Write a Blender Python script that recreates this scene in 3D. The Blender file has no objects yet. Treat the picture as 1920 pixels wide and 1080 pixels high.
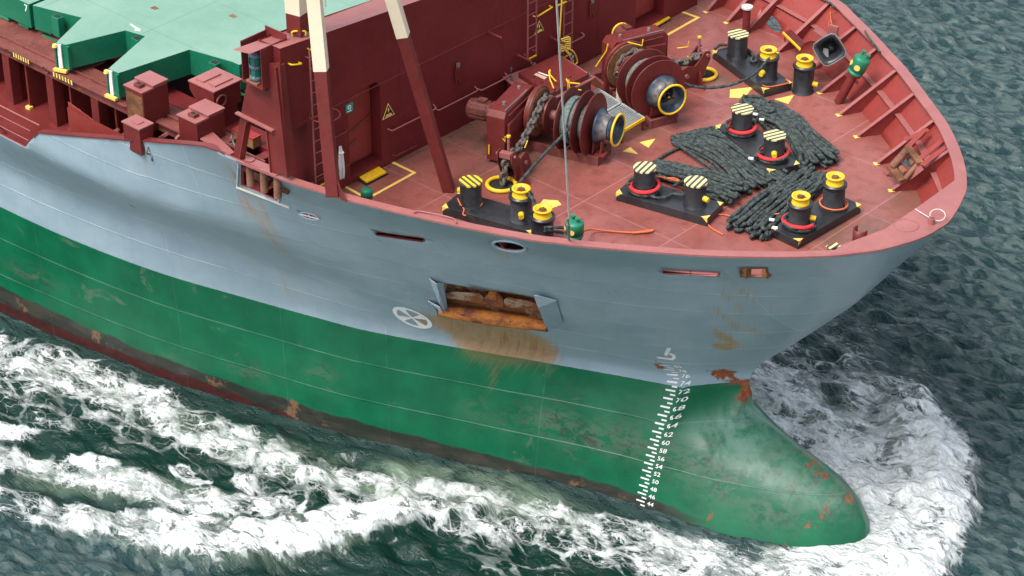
import bpy, bmesh, math, random
import numpy as np
from mathutils import Vector, Matrix
from mathutils.bvhtree import BVHTree
from mathutils.geometry import delaunay_2d_cdt
random.seed(7); RNG=np.random.RandomState(5)
R=math.radians; PI=math.pi
S=bpy.context.scene; COL=S.collection
# ------------------------------------------------------------------ camera
CAM=Vector((29.593,-49.2,44.3)); PITCH=R(32.2); YAW=PI-R(47.9); FPX=4675.0
cd=bpy.data.cameras.new('camera'); co=bpy.data.objects.new('camera',cd); COL.objects.link(co)
fw=Vector((math.cos(YAW)*math.cos(PITCH),math.sin(YAW)*math.cos(PITCH),-math.sin(PITCH)))
rt=Vector((math.sin(YAW),-math.cos(YAW),0)); up=rt.cross(fw)
co.matrix_world=Matrix(((rt.x,up.x,-fw.x,CAM.x),(rt.y,up.y,-fw.y,CAM.y),(rt.z,up.z,-fw.z,CAM.z),(0,0,0,1)))
cd.sensor_fit='HORIZONTAL'; cd.sensor_width=36; cd.lens=36*FPX/1920; cd.clip_start=1; cd.clip_end=3000
S.camera=co
# ------------------------------------------------------------------ light
SUN_EL=R(60); SUN_AZ=math.atan2(-0.98,-0.18)     # from aft and starboard
w=bpy.data.worlds.new('World'); S.world=w; w.use_nodes=True; nt=w.node_tree
sky=nt.nodes.new('ShaderNodeTexSky'); sky.sky_type='NISHITA'; sky.sun_disc=False
sky.sun_elevation=SUN_EL; sky.sun_rotation=PI/2-SUN_AZ; sky.dust_density=3.0; sky.air_density=1.0
hs=nt.nodes.new('ShaderNodeHueSaturation'); hs.inputs['Saturation'].default_value=0.45
bg=nt.nodes['Background']; bg.inputs['Strength'].default_value=0.15
nt.links.new(sky.outputs[0],hs.inputs['Color']); nt.links.new(hs.outputs[0],bg.inputs['Color'])
sl=bpy.data.lights.new('sun','SUN'); sl.energy=1.5; sl.angle=R(22); sl.color=(1,.96,.9)
so=bpy.data.objects.new('sun',sl); COL.objects.link(so)
sd=Vector((math.cos(SUN_AZ)*math.cos(SUN_EL),math.sin(SUN_AZ)*math.cos(SUN_EL),math.sin(SUN_EL)))
so.rotation_euler=sd.to_track_quat('Z','Y').to_euler(); so.location=(0,0,60)
S.view_settings.view_transform='Standard'; S.view_settings.look='None'; S.view_settings.gamma=1
S.view_settings.exposure=1.03
# ------------------------------------------------------------------ point helpers (a pixel of the 1920 wide photo -> a point on a real plane)
DZ=9.55; RZ=10.8; MZ=7.7
def ray(p): return (fw+rt*((p[0]-960)/FPX)-up*((p[1]-540)/FPX))
def onz(p,z=DZ):
    d=ray(p); return CAM+d*((z-CAM.z)/d.z)
def onx(p,x):
    d=ray(p); return CAM+d*((x-CAM.x)/d.x)
def ony(p,y):
    d=ray(p); return CAM+d*((y-CAM.y)/d.y)
# ------------------------------------------------------------------ materials
def sk(g,a,b): g.links.new(a,b)
class MT:
    def __init__(s,name,rough=.5,metal=0,spec=.5):
        s.m=bpy.data.materials.new(name); s.m.use_nodes=True; s.t=s.m.node_tree
        s.b=s.t.nodes['Principled BSDF']; s.b.inputs['Roughness'].default_value=rough; s.b.inputs['Metallic'].default_value=metal
        s.b.inputs['Specular IOR Level'].default_value=spec
        s.tc=s.t.nodes.new('ShaderNodeTexCoord'); s.bump_h=None
    def n(s,t,**k):
        o=s.t.nodes.new(t)
        for a,v in k.items():
            if a in('operation','blend_type','data_type','feature','noise_dimensions','attribute_name','interpolation_type','wave_type','bands_direction','normalize','distance','wave_profile'): setattr(o,a,v)
            else: o.inputs[a].default_value=v
        return o
    def L(s,a,b): s.t.links.new(a,b)
    def val(s,x):
        return x
    def math(s,op,a,b=None,c=None,clamp=False):
        o=s.t.nodes.new('ShaderNodeMath'); o.operation=op; o.use_clamp=clamp
        for i,v in enumerate((a,b,c)):
            if v is None: continue
            if isinstance(v,(int,float)): o.inputs[i].default_value=v
            else: s.L(v,o.inputs[i])
        return o.outputs[0]
    def sstep(s,x,a,b):
        o=s.t.nodes.new('ShaderNodeMapRange'); o.interpolation_type='SMOOTHSTEP'
        s.L(x,o.inputs[0]); 
        for i,v in ((1,a),(2,b)):
            if isinstance(v,(int,float)): o.inputs[i].default_value=v
            else: s.L(v,o.inputs[i])
        return o.outputs[0]
    def noise(s,scale,detail=4,rough=.55,vec=None,dist=0,sc=None):
        o=s.t.nodes.new('ShaderNodeTexNoise'); o.inputs['Scale'].default_value=scale; o.inputs['Detail'].default_value=detail
        o.inputs['Roughness'].default_value=rough; o.inputs['Distortion'].default_value=dist
        v=vec or s.tc.outputs['Object']
        if sc: v=s.scale(v,sc)
        s.L(v,o.inputs['Vector']); return o.outputs['Fac']
    def scale(s,v,sc,loc=(0,0,0),rot=(0,0,0)):
        o=s.t.nodes.new('ShaderNodeMapping'); o.inputs['Scale'].default_value=sc; o.inputs['Location'].default_value=loc; o.inputs['Rotation'].default_value=rot
        s.L(v,o.inputs['Vector']); return o.outputs[0]
    def mix(s,f,a,b,bt='MIX'):
        o=s.t.nodes.new('ShaderNodeMix'); o.data_type='RGBA'; o.blend_type=bt
        if isinstance(f,(int,float)): o.inputs[0].default_value=f
        else: s.L(f,o.inputs[0])
        for i,v in ((6,a),(7,b)):
            if isinstance(v,tuple): o.inputs[i].default_value=(*v[:3],1)
            else: s.L(v,o.inputs[i])
        return o.outputs[2]
    def attr(s,name):
        o=s.t.nodes.new('ShaderNodeAttribute'); o.attribute_name=name; return o.outputs['Fac']
    def sep(s,v):
        o=s.t.nodes.new('ShaderNodeSeparateXYZ'); s.L(v,o.inputs[0]); return o.outputs
    def col(s,c):
        if isinstance(c,tuple): s.b.inputs['Base Color'].default_value=(*c[:3],1)
        else: s.L(c,s.b.inputs['Base Color'])
    def bump(s,h,strength=.3,dist=.02,normal=None):
        o=s.t.nodes.new('ShaderNodeBump'); o.inputs['Strength'].default_value=strength; o.inputs['Distance'].default_value=dist
        s.L(h,o.inputs['Height'])
        if normal is not None: s.L(normal,o.inputs['Normal'])
        s.L(o.outputs[0],s.b.inputs['Normal']); return o.outputs[0]
RUST=(.22,.075,.022); RUSTD=(.075,.028,.015)
def paint(name,c,rough=.45,var=.22,rust=.0,dirt=.25,spec=.4,scale=1.0):
    m=MT(name,rough,spec=spec)
    n1=m.noise(.7*scale,5,.6); n2=m.noise(9*scale,5,.65)
    lo=tuple(x*(1-var) for x in c); hi=tuple(min(1,x*(1+var*.8)+.006) for x in c)
    k=m.math('ADD',m.math('MULTIPLY',n1,.65),m.math('MULTIPLY',n2,.35))
    k=m.sstep(k,.32,.68)
    cc=m.mix(k,lo,hi)
    if dirt: 
        d=m.sstep(m.noise(2.3*scale,7,.7),.5,.75)
        cc=m.mix(m.math('MULTIPLY',d,dirt),cc,(.05,.035,.03))
    if rust:
        r1=m.sstep(m.noise(5*scale,8,.75),.66-rust*.12,.71-rust*.12)
        cc=m.mix(r1,cc,RUST)
    m.col(cc)
    m.bump(n2,.12,.02)
    rr=m.t.nodes.new('ShaderNodeMapRange'); m.L(n2,rr.inputs[0]); rr.inputs[3].default_value=max(.05,rough-.12); rr.inputs[4].default_value=min(1,rough+.15)
    m.L(rr.outputs[0],m.b.inputs['Roughness'])
    return m.m
M={}
M['red']=paint('red_paint',(.145,.019,.017),.42,.2,0,.22)
M['redwall']=paint('wall_paint',(.135,.012,.013),.5,.16,0,.2,.3,.6)  # same red as the bulwark, darkened to carry the forward wall's shade
M['redlight']=paint('faded_red_paint',(.29,.095,.088),.42,.15,.15,.18)
M['railpaint']=paint('rail_cap_paint',(.30,.105,.095),.4,.14,.1,.1)
M['bulwarkred']=paint('bulwark_paint',(.235,.034,.027),.42,.15,0,.15)
M['grey_red']=paint('worn_red',(.17,.045,.038),.6,.35,.8,.5,.3,1.5)
M['cream']=paint('cream_paint',(.72,.62,.45),.45,.06,0,.06)
M['black']=paint('black_paint',(.018,.02,.023),.33,.5,0,.2,.5)
M['blackworn']=paint('worn_black_paint',(.03,.035,.04),.5,.6,.2,.3,.5,2)
M['yellow']=paint('yellow_paint',(.78,.47,.015),.4,.12,.05,.12)
M['paleyellow']=paint('faded_yellow_paint',(.78,.54,.12),.5,.12,.1,.15)
M['greenpaint']=paint('green_vent_paint',(.01,.17,.085),.4,.25,0,.2)
M['hatchgreen']=paint('hatch_side_green',(.004,.145,.075),.4,.18,.02,.15)
M['white']=paint('white_paint',(.78,.78,.74),.5,.08,.15,.12)
M['rust']=paint('rusty_steel',(.20,.085,.04),.8,.6,.5,.5,.2,2)
M['rustbrown']=paint('rusty_roller_steel',(.22,.10,.065),.75,.5,.3,.3,.2,2)
M['steel']=paint('dark_galvanised_steel',(.16,.155,.15),.5,.35,.4,.3,.5,2)
M['chain']=paint('anchor_chain_steel',(.10,.085,.075),.65,.4,.4,.4,.4,4)
M['galv']=paint('galvanised_grating',(.42,.44,.44),.5,.2,0,.2)
M['orange']=paint('orange_cord',(.62,.13,.04),.7,.2,0,.1)
M['redcover']=paint('red_rope_sleeve',(.62,.03,.035),.7,.3,0,.15,.2,4)
M['dark']=paint('dark_opening',(.012,.010,.010),.8,.3,0,.0)
M['holeblack']=M['dark']
M['whitecord']=paint('white_cord',(.6,.6,.56),.8,.15,0,.2)
M['yellowcord']=paint('yellow_cord',(.75,.5,.08),.7,.15,0,.1)
M['glassgreen']=paint('green_lamp_lens',(.01,.16,.12),.12,.3,0,0,.7)
M['lampcase']=paint('lamp_case',(.10,.13,.15),.35,.3,0,.2)
M['label']=paint('label_plate',(.62,.42,.28),.6,.15,0,.2)
M['teal']=paint('green_sign_plate',(.01,.28,.22),.4,.1,0,0)
M['wood']=paint('plank_wood',(.25,.13,.05),.8,.4,0,.3)
M['brightred']=paint('bright_red_plate',(.28,.02,.02),.5,.1,0,.1)
def mat_deck():
    m=MT('deck_paint',.36,spec=.45)
    n1=m.noise(.35,6,.6); n2=m.noise(2.2,7,.65); n3=m.noise(22,4,.6)
    a=m.mix(m.sstep(n1,.35,.65),(.215,.061,.049),(.285,.093,.077))
    a=m.mix(m.math('MULTIPLY',m.sstep(n2,.46,.70),.65),a,(.150,.038,.028))
    # faded scuffs, pale scratches and dried water marks
    sc=m.sstep(m.noise(3.5,8,.75,sc=(1,3,1)),.62,.70); a=m.mix(m.math('MULTIPLY',sc,.4),a,(.44,.23,.20))
    sp=m.sstep(m.noise(14,5,.8),.72,.76); a=m.mix(sp,a,(.55,.42,.38))
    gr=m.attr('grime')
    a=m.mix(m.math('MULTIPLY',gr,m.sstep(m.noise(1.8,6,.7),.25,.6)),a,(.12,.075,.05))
    # weld seams
    x,y,z=m.sep(m.tc.outputs['Object'])
    for ax,per,off in ((x,3.1,.4),(y,2.35,1.1)):
        f=m.math('FRACT',m.math('DIVIDE',m.math('ADD',ax,off+100),per))
        l=m.math('LESS_THAN',m.math('ABSOLUTE',m.math('SUBTRACT',f,.5)),.0055)
        a=m.mix(m.math('MULTIPLY',l,.5),a,(.42,.20,.18))
    m.col(a)
    rr=m.t.nodes.new('ShaderNodeMapRange'); m.L(n2,rr.inputs[0]); rr.inputs[1].default_value=.3; rr.inputs[2].default_value=.7; rr.inputs[3].default_value=.2; rr.inputs[4].default_value=.5
    m.L(rr.outputs[0],m.b.inputs['Roughness'])
    m.bump(m.math('ADD',m.math('MULTIPLY',n1,3.0),m.math('ADD',n2,m.math('MULTIPLY',n3,.15))),.35,.02)
    return m.m
M['deck']=mat_deck()
def mat_hatch():
    m=MT('hatch_top_green',.6,spec=.3)
    n1=m.noise(.5,6,.6); n2=m.noise(5,6,.7)
    a=m.mix(m.sstep(n1,.3,.7),(.14,.27,.205),(.185,.315,.245))
    a=m.mix(m.math('MULTIPLY',m.sstep(n2,.5,.75),.35),a,(.27,.37,.29))
    d=m.sstep(m.noise(3,8,.8),.66,.74); a=m.mix(m.math('MULTIPLY',d,.5),a,(.13,.11,.07))
    x,y,z=m.sep(m.tc.outputs['Object'])
    for ax,per,off in ((x,3.7,.2),(y,2.6,.9)):
        f=m.math('FRACT',m.math('DIVIDE',m.math('ADD',ax,off+100),per))
        l=m.math('LESS_THAN',m.math('ABSOLUTE',m.math('SUBTRACT',f,.5)),.004)
        a=m.mix(m.math('MULTIPLY',l,.45),a,(.05,.12,.09))
    m.col(a); m.bump(n2,.15,.02); return m.m
M['hatch']=mat_hatch()
def mat_stripes(name,c,ang):
    m=MT(name,.5)
    v=m.scale(m.tc.outputs['Object'],(1,1,1),rot=(0,0,ang)); x,y,z=m.sep(v)
    f=m.math('FRACT',m.math('ADD',m.math('MULTIPLY',x,6.4),50))
    a=m.mix(m.sstep(f,.50,.55),c,(.055,.055,.05))
    a=m.mix(m.math('MULTIPLY',m.sstep(m.noise(25,5,.7),.6,.7),.5),a,(.3,.28,.2))
    m.col(a); return m.m
M['cap']=mat_stripes('striped_cap_paint',(.66,.58,.26),R(0))
M['capbright']=mat_stripes('bright_striped_cap_paint',(.70,.50,.01),R(-62))
def mat_rope(name,c1,c2):
    m=MT(name,.85,spec=.2)
    n=m.noise(60,4,.7); n2=m.noise(8,4,.6)
    at=m.attr('strand')
    k=m.math('ADD',m.math('MULTIPLY',n,.5),m.math('MULTIPLY',n2,.5))
    a=m.mix(m.sstep(k,.36,.64),c1,c2); m.col(a); m.bump(n,.5,.01); return m.m
M['rope']=mat_rope('dark_mooring_rope',(.008,.012,.012),(.085,.105,.098))
M['ropegrey']=mat_rope('grey_green_rope',(.07,.10,.09),(.20,.24,.22))
def mat_head():
    m=MT('worn_warping_head_steel',.42,spec=.45)
    x,y,z=m.sep(m.tc.outputs['Object'])
    # the middle of the barrel is rubbed bare by ropes
    band=m.math('MULTIPLY',m.sstep(x,-.17,.04),m.math('SUBTRACT',1,m.sstep(x,.08,.32)))
    n=m.noise(5,6,.7)
    a=m.mix(m.sstep(n,.3,.7),(.004,.012,.025),(.012,.045,.085))
    a=m.mix(m.math('MULTIPLY',band,m.sstep(n,.28,.62)),a,(.19,.16,.145))
    m.col(a); return m.m
M['head']=mat_head()
M['bluedark']=paint('dark_blue_paint',(.004,.009,.018),.5,.4,0,.1,.3)

HULLX0=-5.5
def mat_hull():
    m=MT('hull_paint',.34,spec=.4)
    x,y,z=m.sep(m.tc.outputs['Object'])
    nW=m.noise(.25,4,.5); n1=m.noise(.9,6,.6); n2=m.noise(6,6,.7); n3=m.noise(30,3,.6)
    cx_=m.t.nodes.new('ShaderNodeCombineXYZ'); m.L(m.attr('gx'),cx_.inputs[0]); m.L(z,cx_.inputs[2]); GV=cx_.outputs[0]
    stre=m.noise(1.0,7,.7,vec=GV,sc=(5,0,.4))
    grey=m.mix(m.sstep(n1,.3,.7),(.24,.325,.37),(.285,.37,.415))
    grey=m.mix(m.math('MULTIPLY',m.sstep(stre,.5,.8),.3),grey,(.19,.22,.24))
    grey=m.mix(m.math('MULTIPLY',m.sstep(nW,.45,.6),.3),grey,(.21,.30,.33))
    green=m.mix(m.sstep(n1,.3,.7),(.0003,.086,.036),(.0006,.120,.050))
    green=m.mix(m.math('MULTIPLY',m.sstep(stre,.5,.8),.3),green,(.002,.065,.03))
    # scuffed grey patches on the green
    pat=m.math('MULTIPLY',m.sstep(m.noise(.45,9,.72,dist=.8,sc=(1,1,1.7)),.60,.645),m.sstep(n2,.35,.5))
    sf=m.attr('scuff')
    pat2=m.math('MULTIPLY',sf,m.sstep(m.noise(1.6,9,.75,dist=.5,sc=(1,1,1.8)),.45,.53))
    green=m.mix(m.math('MULTIPLY',m.math('MAXIMUM',m.math('MULTIPLY',pat,.8),pat2),.8),green,(.08,.13,.085))
    dk=m.math('MULTIPLY',sf,m.sstep(m.noise(2.4,9,.8,dist=1,sc=(1,1,1.6)),.53,.58))
    green=m.mix(dk,green,(.045,.04,.035))
    pale=m.attr('pale'); green=m.mix(m.math('MULTIPLY',m.math('MULTIPLY',pale,.5),m.sstep(m.noise(1.1,7,.65,sc=(2.2,2.2,.7)),.22,.62)),green,(.30,.46,.39))  # chalky, scuffed paint with the bulb's sky highlight mixed into the colour
    dx=m.math('SUBTRACT',HULLX0,x)
    zb=m.math('ADD',3.28,m.math('MULTIPLY',dx,.033))
    wob=m.math('MULTIPLY',m.math('SUBTRACT',n2,.5),.03)
    g=m.math('GREATER_THAN',m.math('ADD',z,wob),zb)
    # boot-top lines
    zblk=m.math('ADD',m.math('ADD',-.02,m.math('MULTIPLY',dx,.034)),m.math('MULTIPLY',m.math('SUBTRACT',n1,.5),.4))
    blk=m.sstep(m.math('SUBTRACT',zblk,z),-.03,.06)
    blk=m.math('MULTIPLY',blk,m.sstep(dx,-1.3,1.0))
    blkc=m.mix(m.sstep(m.noise(1.2,8,.7,sc=(.5,.5,2)),.4,.65),(.018,.024,.018),(.045,.042,.032))
    blkc=m.mix(m.math('MULTIPLY',m.sstep(m.noise(.8,8,.75),.58,.64),.8),blkc,(.19,.10,.05))
    low=m.mix(blk,green,blkc)
    zred=m.math('ADD',m.math('SUBTRACT',m.math('MULTIPLY',m.sstep(dx,8,16),.75),.60),m.math('MULTIPLY',m.math('SUBTRACT',n1,.5),.35))
    redm=m.sstep(m.math('SUBTRACT',zred,z),-.02,.05)
    redc=m.mix(m.sstep(n2,.3,.65),(.07,.010,.010),(.03,.012,.010))
    low=m.mix(redm,low,redc)
    a=m.mix(g,low,grey)
    # weld seams: thin raised beads along strakes and butts (uv)
    uv=m.sep(m.tc.outputs['UV'])
    bead=m.attr('dummy')
    tot=None
    for c,wd in ((.13,.0035),(.27,.003),(.42,.003),(.57,.003),(.70,.003),(.83,.003)):
        d=m.math('ABSOLUTE',m.math('SUBTRACT',uv[1],c)); l=m.math('SUBTRACT',1,m.sstep(d,wd*.3,wd))
        tot=l if tot is None else m.math('MAXIMUM',tot,l)
    for c in (-.15,-.32):
        d=m.math('ABSOLUTE',m.math('SUBTRACT',uv[1],c)); l=m.math('SUBTRACT',1,m.sstep(d,.0012,.004))
        tot=m.math('MAXIMUM',tot,l)
    for c in (-3.0,-10.2,-14.6,-17.9,-21.5,-27):
        d=m.math('ABSOLUTE',m.math('SUBTRACT',m.math('ADD',x,m.math('MULTIPLY',z,.05)),c)); l=m.math('SUBTRACT',1,m.sstep(d,.005,.018)); l=m.math('MULTIPLY',l,.6)
        tot=m.math('MAXIMUM',tot,l)
    vis=m.sstep(m.noise(.45,5,.6),.32,.62)
    a=m.mix(m.math('MULTIPLY',m.math('MULTIPLY',tot,vis),m.math('ADD',.10,m.math('MULTIPLY',g,.40))),a,(.62,.68,.70))
    # rust
    ru=m.attr('rust')
    rs=m.noise(1.0,8,.75,vec=GV,sc=(11,0,.3))
    ruf=m.math('MULTIPLY',m.sstep(m.math('ADD',m.math('MULTIPLY',ru,1.15),m.math('MULTIPLY',m.math('SUBTRACT',rs,.5),1.5)),.12,.62),m.sstep(ru,.02,.12))
    a=m.mix(m.math('MULTIPLY',m.math('MULTIPLY',ruf,.85),m.math('ADD',.30,m.math('MULTIPLY',g,.70))),a,m.mix(m.sstep(n2,.3,.7),(.36,.24,.11),(.36,.17,.05)))
    ruh=m.math('MULTIPLY',m.math('MULTIPLY',ru,ru),m.sstep(m.noise(1.2,8,.75,vec=GV,dist=.2,sc=(6,0,.5)),.46,.62))
    a=m.mix(m.math('MULTIPLY',ruh,.8),a,(.24,.085,.02))
    chip=m.attr('chip'); ch=m.sstep(m.math('ADD',m.noise(3.0,9,.75),m.math('MULTIPLY',chip,.5)),.74,.80)
    a=m.mix(m.math('MULTIPLY',ch,m.sstep(chip,.02,.1)),a,m.mix(m.sstep(n2,.4,.6),(.36,.075,.012),(.17,.05,.025)))
    m.col(a)
    rr=m.t.nodes.new('ShaderNodeMapRange'); m.L(n1,rr.inputs[0]); rr.inputs[1].default_value=.3; rr.inputs[2].default_value=.7; rr.inputs[3].default_value=.27; rr.inputs[4].default_value=.42
    m.L(rr.outputs[0],m.b.inputs['Roughness'])
    # plating: shallow dents between frames and the seam beads
    fr=m.math('MULTIPLY',m.math('SINE',m.math('MULTIPLY',x,2*PI/.75)),.10)
    und=m.noise(.55,3,.5)
    h=m.math('ADD',m.math('ADD',m.math('MULTIPLY',und,2.2),m.math('MULTIPLY',n1,.5)),m.math('ADD',m.math('MULTIPLY',fr,m.sstep(nW,.4,.6)),m.math('MULTIPLY',tot,.35)))
    m.bump(h,.8,.035)
    return m.m
M['hull']=mat_hull()
M['pocketrust']=None
def mat_pocket():
    m=MT('rusted_pocket_plate',.85,spec=.2)
    n=m.noise(1.3,9,.75,dist=.6); n2=m.noise(7,7,.7)
    a=m.mix(m.sstep(n,.42,.52),(.42,.29,.21),(.24,.09,.03))
    a=m.mix(m.sstep(n2,.55,.68),a,(.07,.025,.015)); m.col(a); m.bump(n2,.5,.03); return m.m
M['pocketrust']=mat_pocket()
def mat_lip():
    m=MT('rusted_lip_steel',.8,spec=.2)
    n=m.noise(1.1,8,.7,sc=(1,1,2)); n2=m.noise(9,7,.75)
    a=m.mix(m.sstep(n,.40,.6),(.48,.17,.035),(.17,.055,.035))
    a=m.mix(m.sstep(n2,.56,.66),a,(.05,.02,.015)); m.col(a); m.bump(n2,.6,.03); return m.m
M['lip']=mat_lip()
M['greypaint']=paint('grey_hull_fitting_paint',(.40,.47,.54),.35,.08,.0,.1)
M['greydull']=paint('dull_grey_hull_fitting_paint',(.22,.30,.35),.35,.12,.1,.1)
M['sill']=paint('rust_streaked_white_paint',(.55,.52,.44),.5,.2,.6,.2)
# ------------------------------------------------------------------ mesh builder
def rotm(rz=0,ry=0,rx=0): return Matrix.Rotation(rz,3,'Z')@Matrix.Rotation(ry,3,'Y')@Matrix.Rotation(rx,3,'X')
SPLIT={'rung','leg','bracket','pawl','jamb_strip','inner_flange','roller_cap','filler_cap','float_window'}
class MB:
    def __init__(s): s.v=[]; s.f=[]; s.sm=[]; s.mi=[]
    def add(s,vs,fs,smooth=False,mi=0):
        o=len(s.v); s.v+= [Vector(a) for a in vs]
        for f in fs: s.f.append([i+o for i in f]); s.sm.append(smooth); s.mi.append(mi)
    def box(s,c,d,rot=None,mi=0):
        c=Vector(c); x,y,z=(q/2 for q in d)
        vs=[Vector(p) for p in((-x,-y,-z),(x,-y,-z),(x,y,-z),(-x,y,-z),(-x,-y,z),(x,-y,z),(x,y,z),(-x,y,z))]
        if rot is not None: vs=[rot@q for q in vs]
        s.add([c+q for q in vs],[(0,3,2,1),(4,5,6,7),(0,1,5,4),(1,2,6,5),(2,3,7,6),(3,0,4,7)],False,mi); return s
    def box2(s,lo,hi,mi=0): return s.box([(a+b)/2 for a,b in zip(lo,hi)],[abs(b-a) for a,b in zip(lo,hi)],None,mi)
    def frame(s,d):
        d=Vector(d).normalized(); a=Vector((0,0,1)) if abs(d.z)<.9 else Vector((1,0,0))
        u=d.cross(a).normalized(); return u,d.cross(u)
    def cyl(s,p0,p1,r0,r1=None,n=20,caps=True,mi=0):
        p0=Vector(p0);p1=Vector(p1); r1=r0 if r1 is None else r1
        u,v=s.frame(p1-p0); c=[(u*math.cos(2*PI*i/n)+v*math.sin(2*PI*i/n)) for i in range(n)]
        s.add([p0+q*r0 for q in c]+[p1+q*r1 for q in c],[(i,n+i,n+(i+1)%n,(i+1)%n) for i in range(n)],True,mi)
        if caps: s.add([p0+q*r0 for q in c],[list(range(n))],False,mi); s.add([p1+q*r1 for q in c],[list(range(n))[::-1]],False,mi)
        return s
    def lathe(s,p0,d,prof,n=32,mi=0,smooth=True):
        p0=Vector(p0); d=Vector(d).normalized(); u,v=s.frame(d); vs=[];fs=[]
        for (a,r) in prof:
            for i in range(n): vs.append(p0+d*a+(u*math.cos(2*PI*i/n)+v*math.sin(2*PI*i/n))*r)
        for k in range(len(prof)-1):
            for i in range(n): j=(i+1)%n; fs.append((k*n+i,(k+1)*n+i,(k+1)*n+j,k*n+j))
        s.add(vs,fs,smooth,mi); return s
    def disc(s,c,d,r,th,n=40,mi=0): return s.cyl(Vector(c)-Vector(d).normalized()*th/2,Vector(c)+Vector(d).normalized()*th/2,r,r,n,True,mi)
    def tube(s,path,r,n=8,closed=False,caps=True,lobes=0,pitch=.3,amp=.25,mi=0):
        P=[Vector(p) for p in path]; N=len(P)
        if N<2: return s
        T=[]
        for i in range(N):
            a=P[(i-1)%N] if (i>0 or closed) else P[i]; b=P[(i+1)%N] if (i<N-1 or closed) else P[i]
            t=(b-a); T.append(t.normalized() if t.length>1e-9 else Vector((0,0,1)))
        u,_=s.frame(T[0]); vs=[];fs=[];L=0
        for i in range(N):
            t=T[i]; u=(u-t*u.dot(t)); u=u.normalized() if u.length>1e-6 else s.frame(t)[0]; v=t.cross(u)
            if i: L+=(P[i]-P[i-1]).length
            rr=r[i] if isinstance(r,(list,tuple)) else r
            for k in range(n):
                a=2*PI*k/n
                q=rr*(1-amp*(.5-.5*math.cos(lobes*(a+2*PI*L/pitch)))) if lobes else rr
                vs.append(P[i]+(u*math.cos(a)+v*math.sin(a))*q)
        M_=N if closed else N-1
        for i in range(M_):
            j=(i+1)%N
            for k in range(n): l=(k+1)%n; fs.append((i*n+k,i*n+l,j*n+l,j*n+k))
        s.add(vs,fs,True,mi)
        if caps and not closed:
            s.add(vs[:n],[list(range(n))[::-1]],False,mi); s.add(vs[-n:],[list(range(n))],False,mi)
        return s
    def bar(s,p0,p1,wd,ht,upv=(0,0,1),mi=0):
        p0=Vector(p0);p1=Vector(p1); d=(p1-p0).normalized(); u=d.cross(Vector(upv)).normalized(); v=u.cross(d)
        a,b=u*wd/2,v*ht/2; vs=[p0-a-b,p0+a-b,p0+a+b,p0-a+b,p1-a-b,p1+a-b,p1+a+b,p1-a+b]
        s.add(vs,[(3,2,1,0),(4,5,6,7),(0,1,5,4),(1,2,6,5),(2,3,7,6),(3,0,4,7)],False,mi); return s
    def prism(s,poly,ext,mi=0):
        ext=Vector(ext); P=[Vector(p) for p in poly]; n=len(P)
        s.add(P+[p+ext for p in P],[list(range(n))[::-1],[n+i for i in range(n)]]+[(i,(i+1)%n,n+(i+1)%n,n+i) for i in range(n)],False,mi); return s
    def plate(s,poly,mi=0): s.add(poly,[list(range(len(poly)))],False,mi); return s
    def torus(s,c,d,Rr,r,n=36,m=10,mi=0,a0=0,a1=2*PI,lobes=0,pitch=.3):
        u,v=s.frame(d); c=Vector(c); full=abs(a1-a0-2*PI)<1e-6; k=n if full else n+1
        return s.tube([c+(u*math.cos(a0+(a1-a0)*i/n)+v*math.sin(a0+(a1-a0)*i/n))*Rr for i in range(k)],r,m,closed=full,lobes=lobes,pitch=pitch,mi=mi)
    def islands(s):
        par=list(range(len(s.v)))
        def fd(a):
            while par[a]!=a: par[a]=par[par[a]]; a=par[a]
            return a
        key={}
        for i,v in enumerate(s.v):
            k=(round(v.x,4),round(v.y,4),round(v.z,4))
            if k in key: par[fd(i)]=fd(key[k])
            else: key[k]=i
        for f in s.f:
            for a in f[1:]: par[fd(a)]=fd(f[0])
        gs={}
        for n,f in enumerate(s.f): gs.setdefault(fd(f[0]),[]).append(n)
        out=[]
        for fl in gs.values():
            m=s.__class__(); mp={}
            for n in fl:
                q=[]
                for a in s.f[n]:
                    if a not in mp: mp[a]=len(m.v); m.v.append(s.v[a])
                    q.append(mp[a])
                m.f.append(q); m.sm.append(s.sm[n]); m.mi.append(s.mi[n])
            out.append(m)
        return out
    def build(s,name,mat,parent=None,loc=None,bevel=0,fix=True):
        if name in SPLIT:
            L_=s.islands()
            if len(L_)>1: return [m._build(name,mat,parent,loc,bevel,fix) for m in L_][0]
        return s._build(name,mat,parent,loc,bevel,fix)
    def _build(s,name,mat,parent=None,loc=None,bevel=0,fix=True):
        me=bpy.data.meshes.new(name); me.from_pydata([tuple(a) for a in s.v],[],s.f)
        mats=mat if isinstance(mat,(list,tuple)) else [mat]
        for q in mats: me.materials.append(M[q] if isinstance(q,str) else q)
        me.polygons.foreach_set('use_smooth',s.sm); me.polygons.foreach_set('material_index',s.mi)
        if fix:
            bm=bmesh.new(); bm.from_mesh(me); bmesh.ops.recalc_face_normals(bm,faces=bm.faces); bm.to_mesh(me); bm.free()
        o=bpy.data.objects.new(name,me); COL.objects.link(o)
        if parent is not None: o.parent=parent
        if loc is not None: o.location=loc
        if bevel:
            b=o.modifiers.new('b','BEVEL'); b.width=bevel; b.segments=2; b.limit_method='ANGLE'; b.angle_limit=R(50)
        return o
def empty(name,label,cat,loc=(0,0,0),rz=0,group=None):
    o=bpy.data.objects.new(name,None); COL.objects.link(o); o.location=loc; o.rotation_euler=(0,0,rz); o.empty_display_size=.2
    return tag(o,label,cat,group)
def tag(o,label,cat,group=None):
    o['label']=label; o['category']=cat
    if group: o['group']=group
    return o
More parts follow.
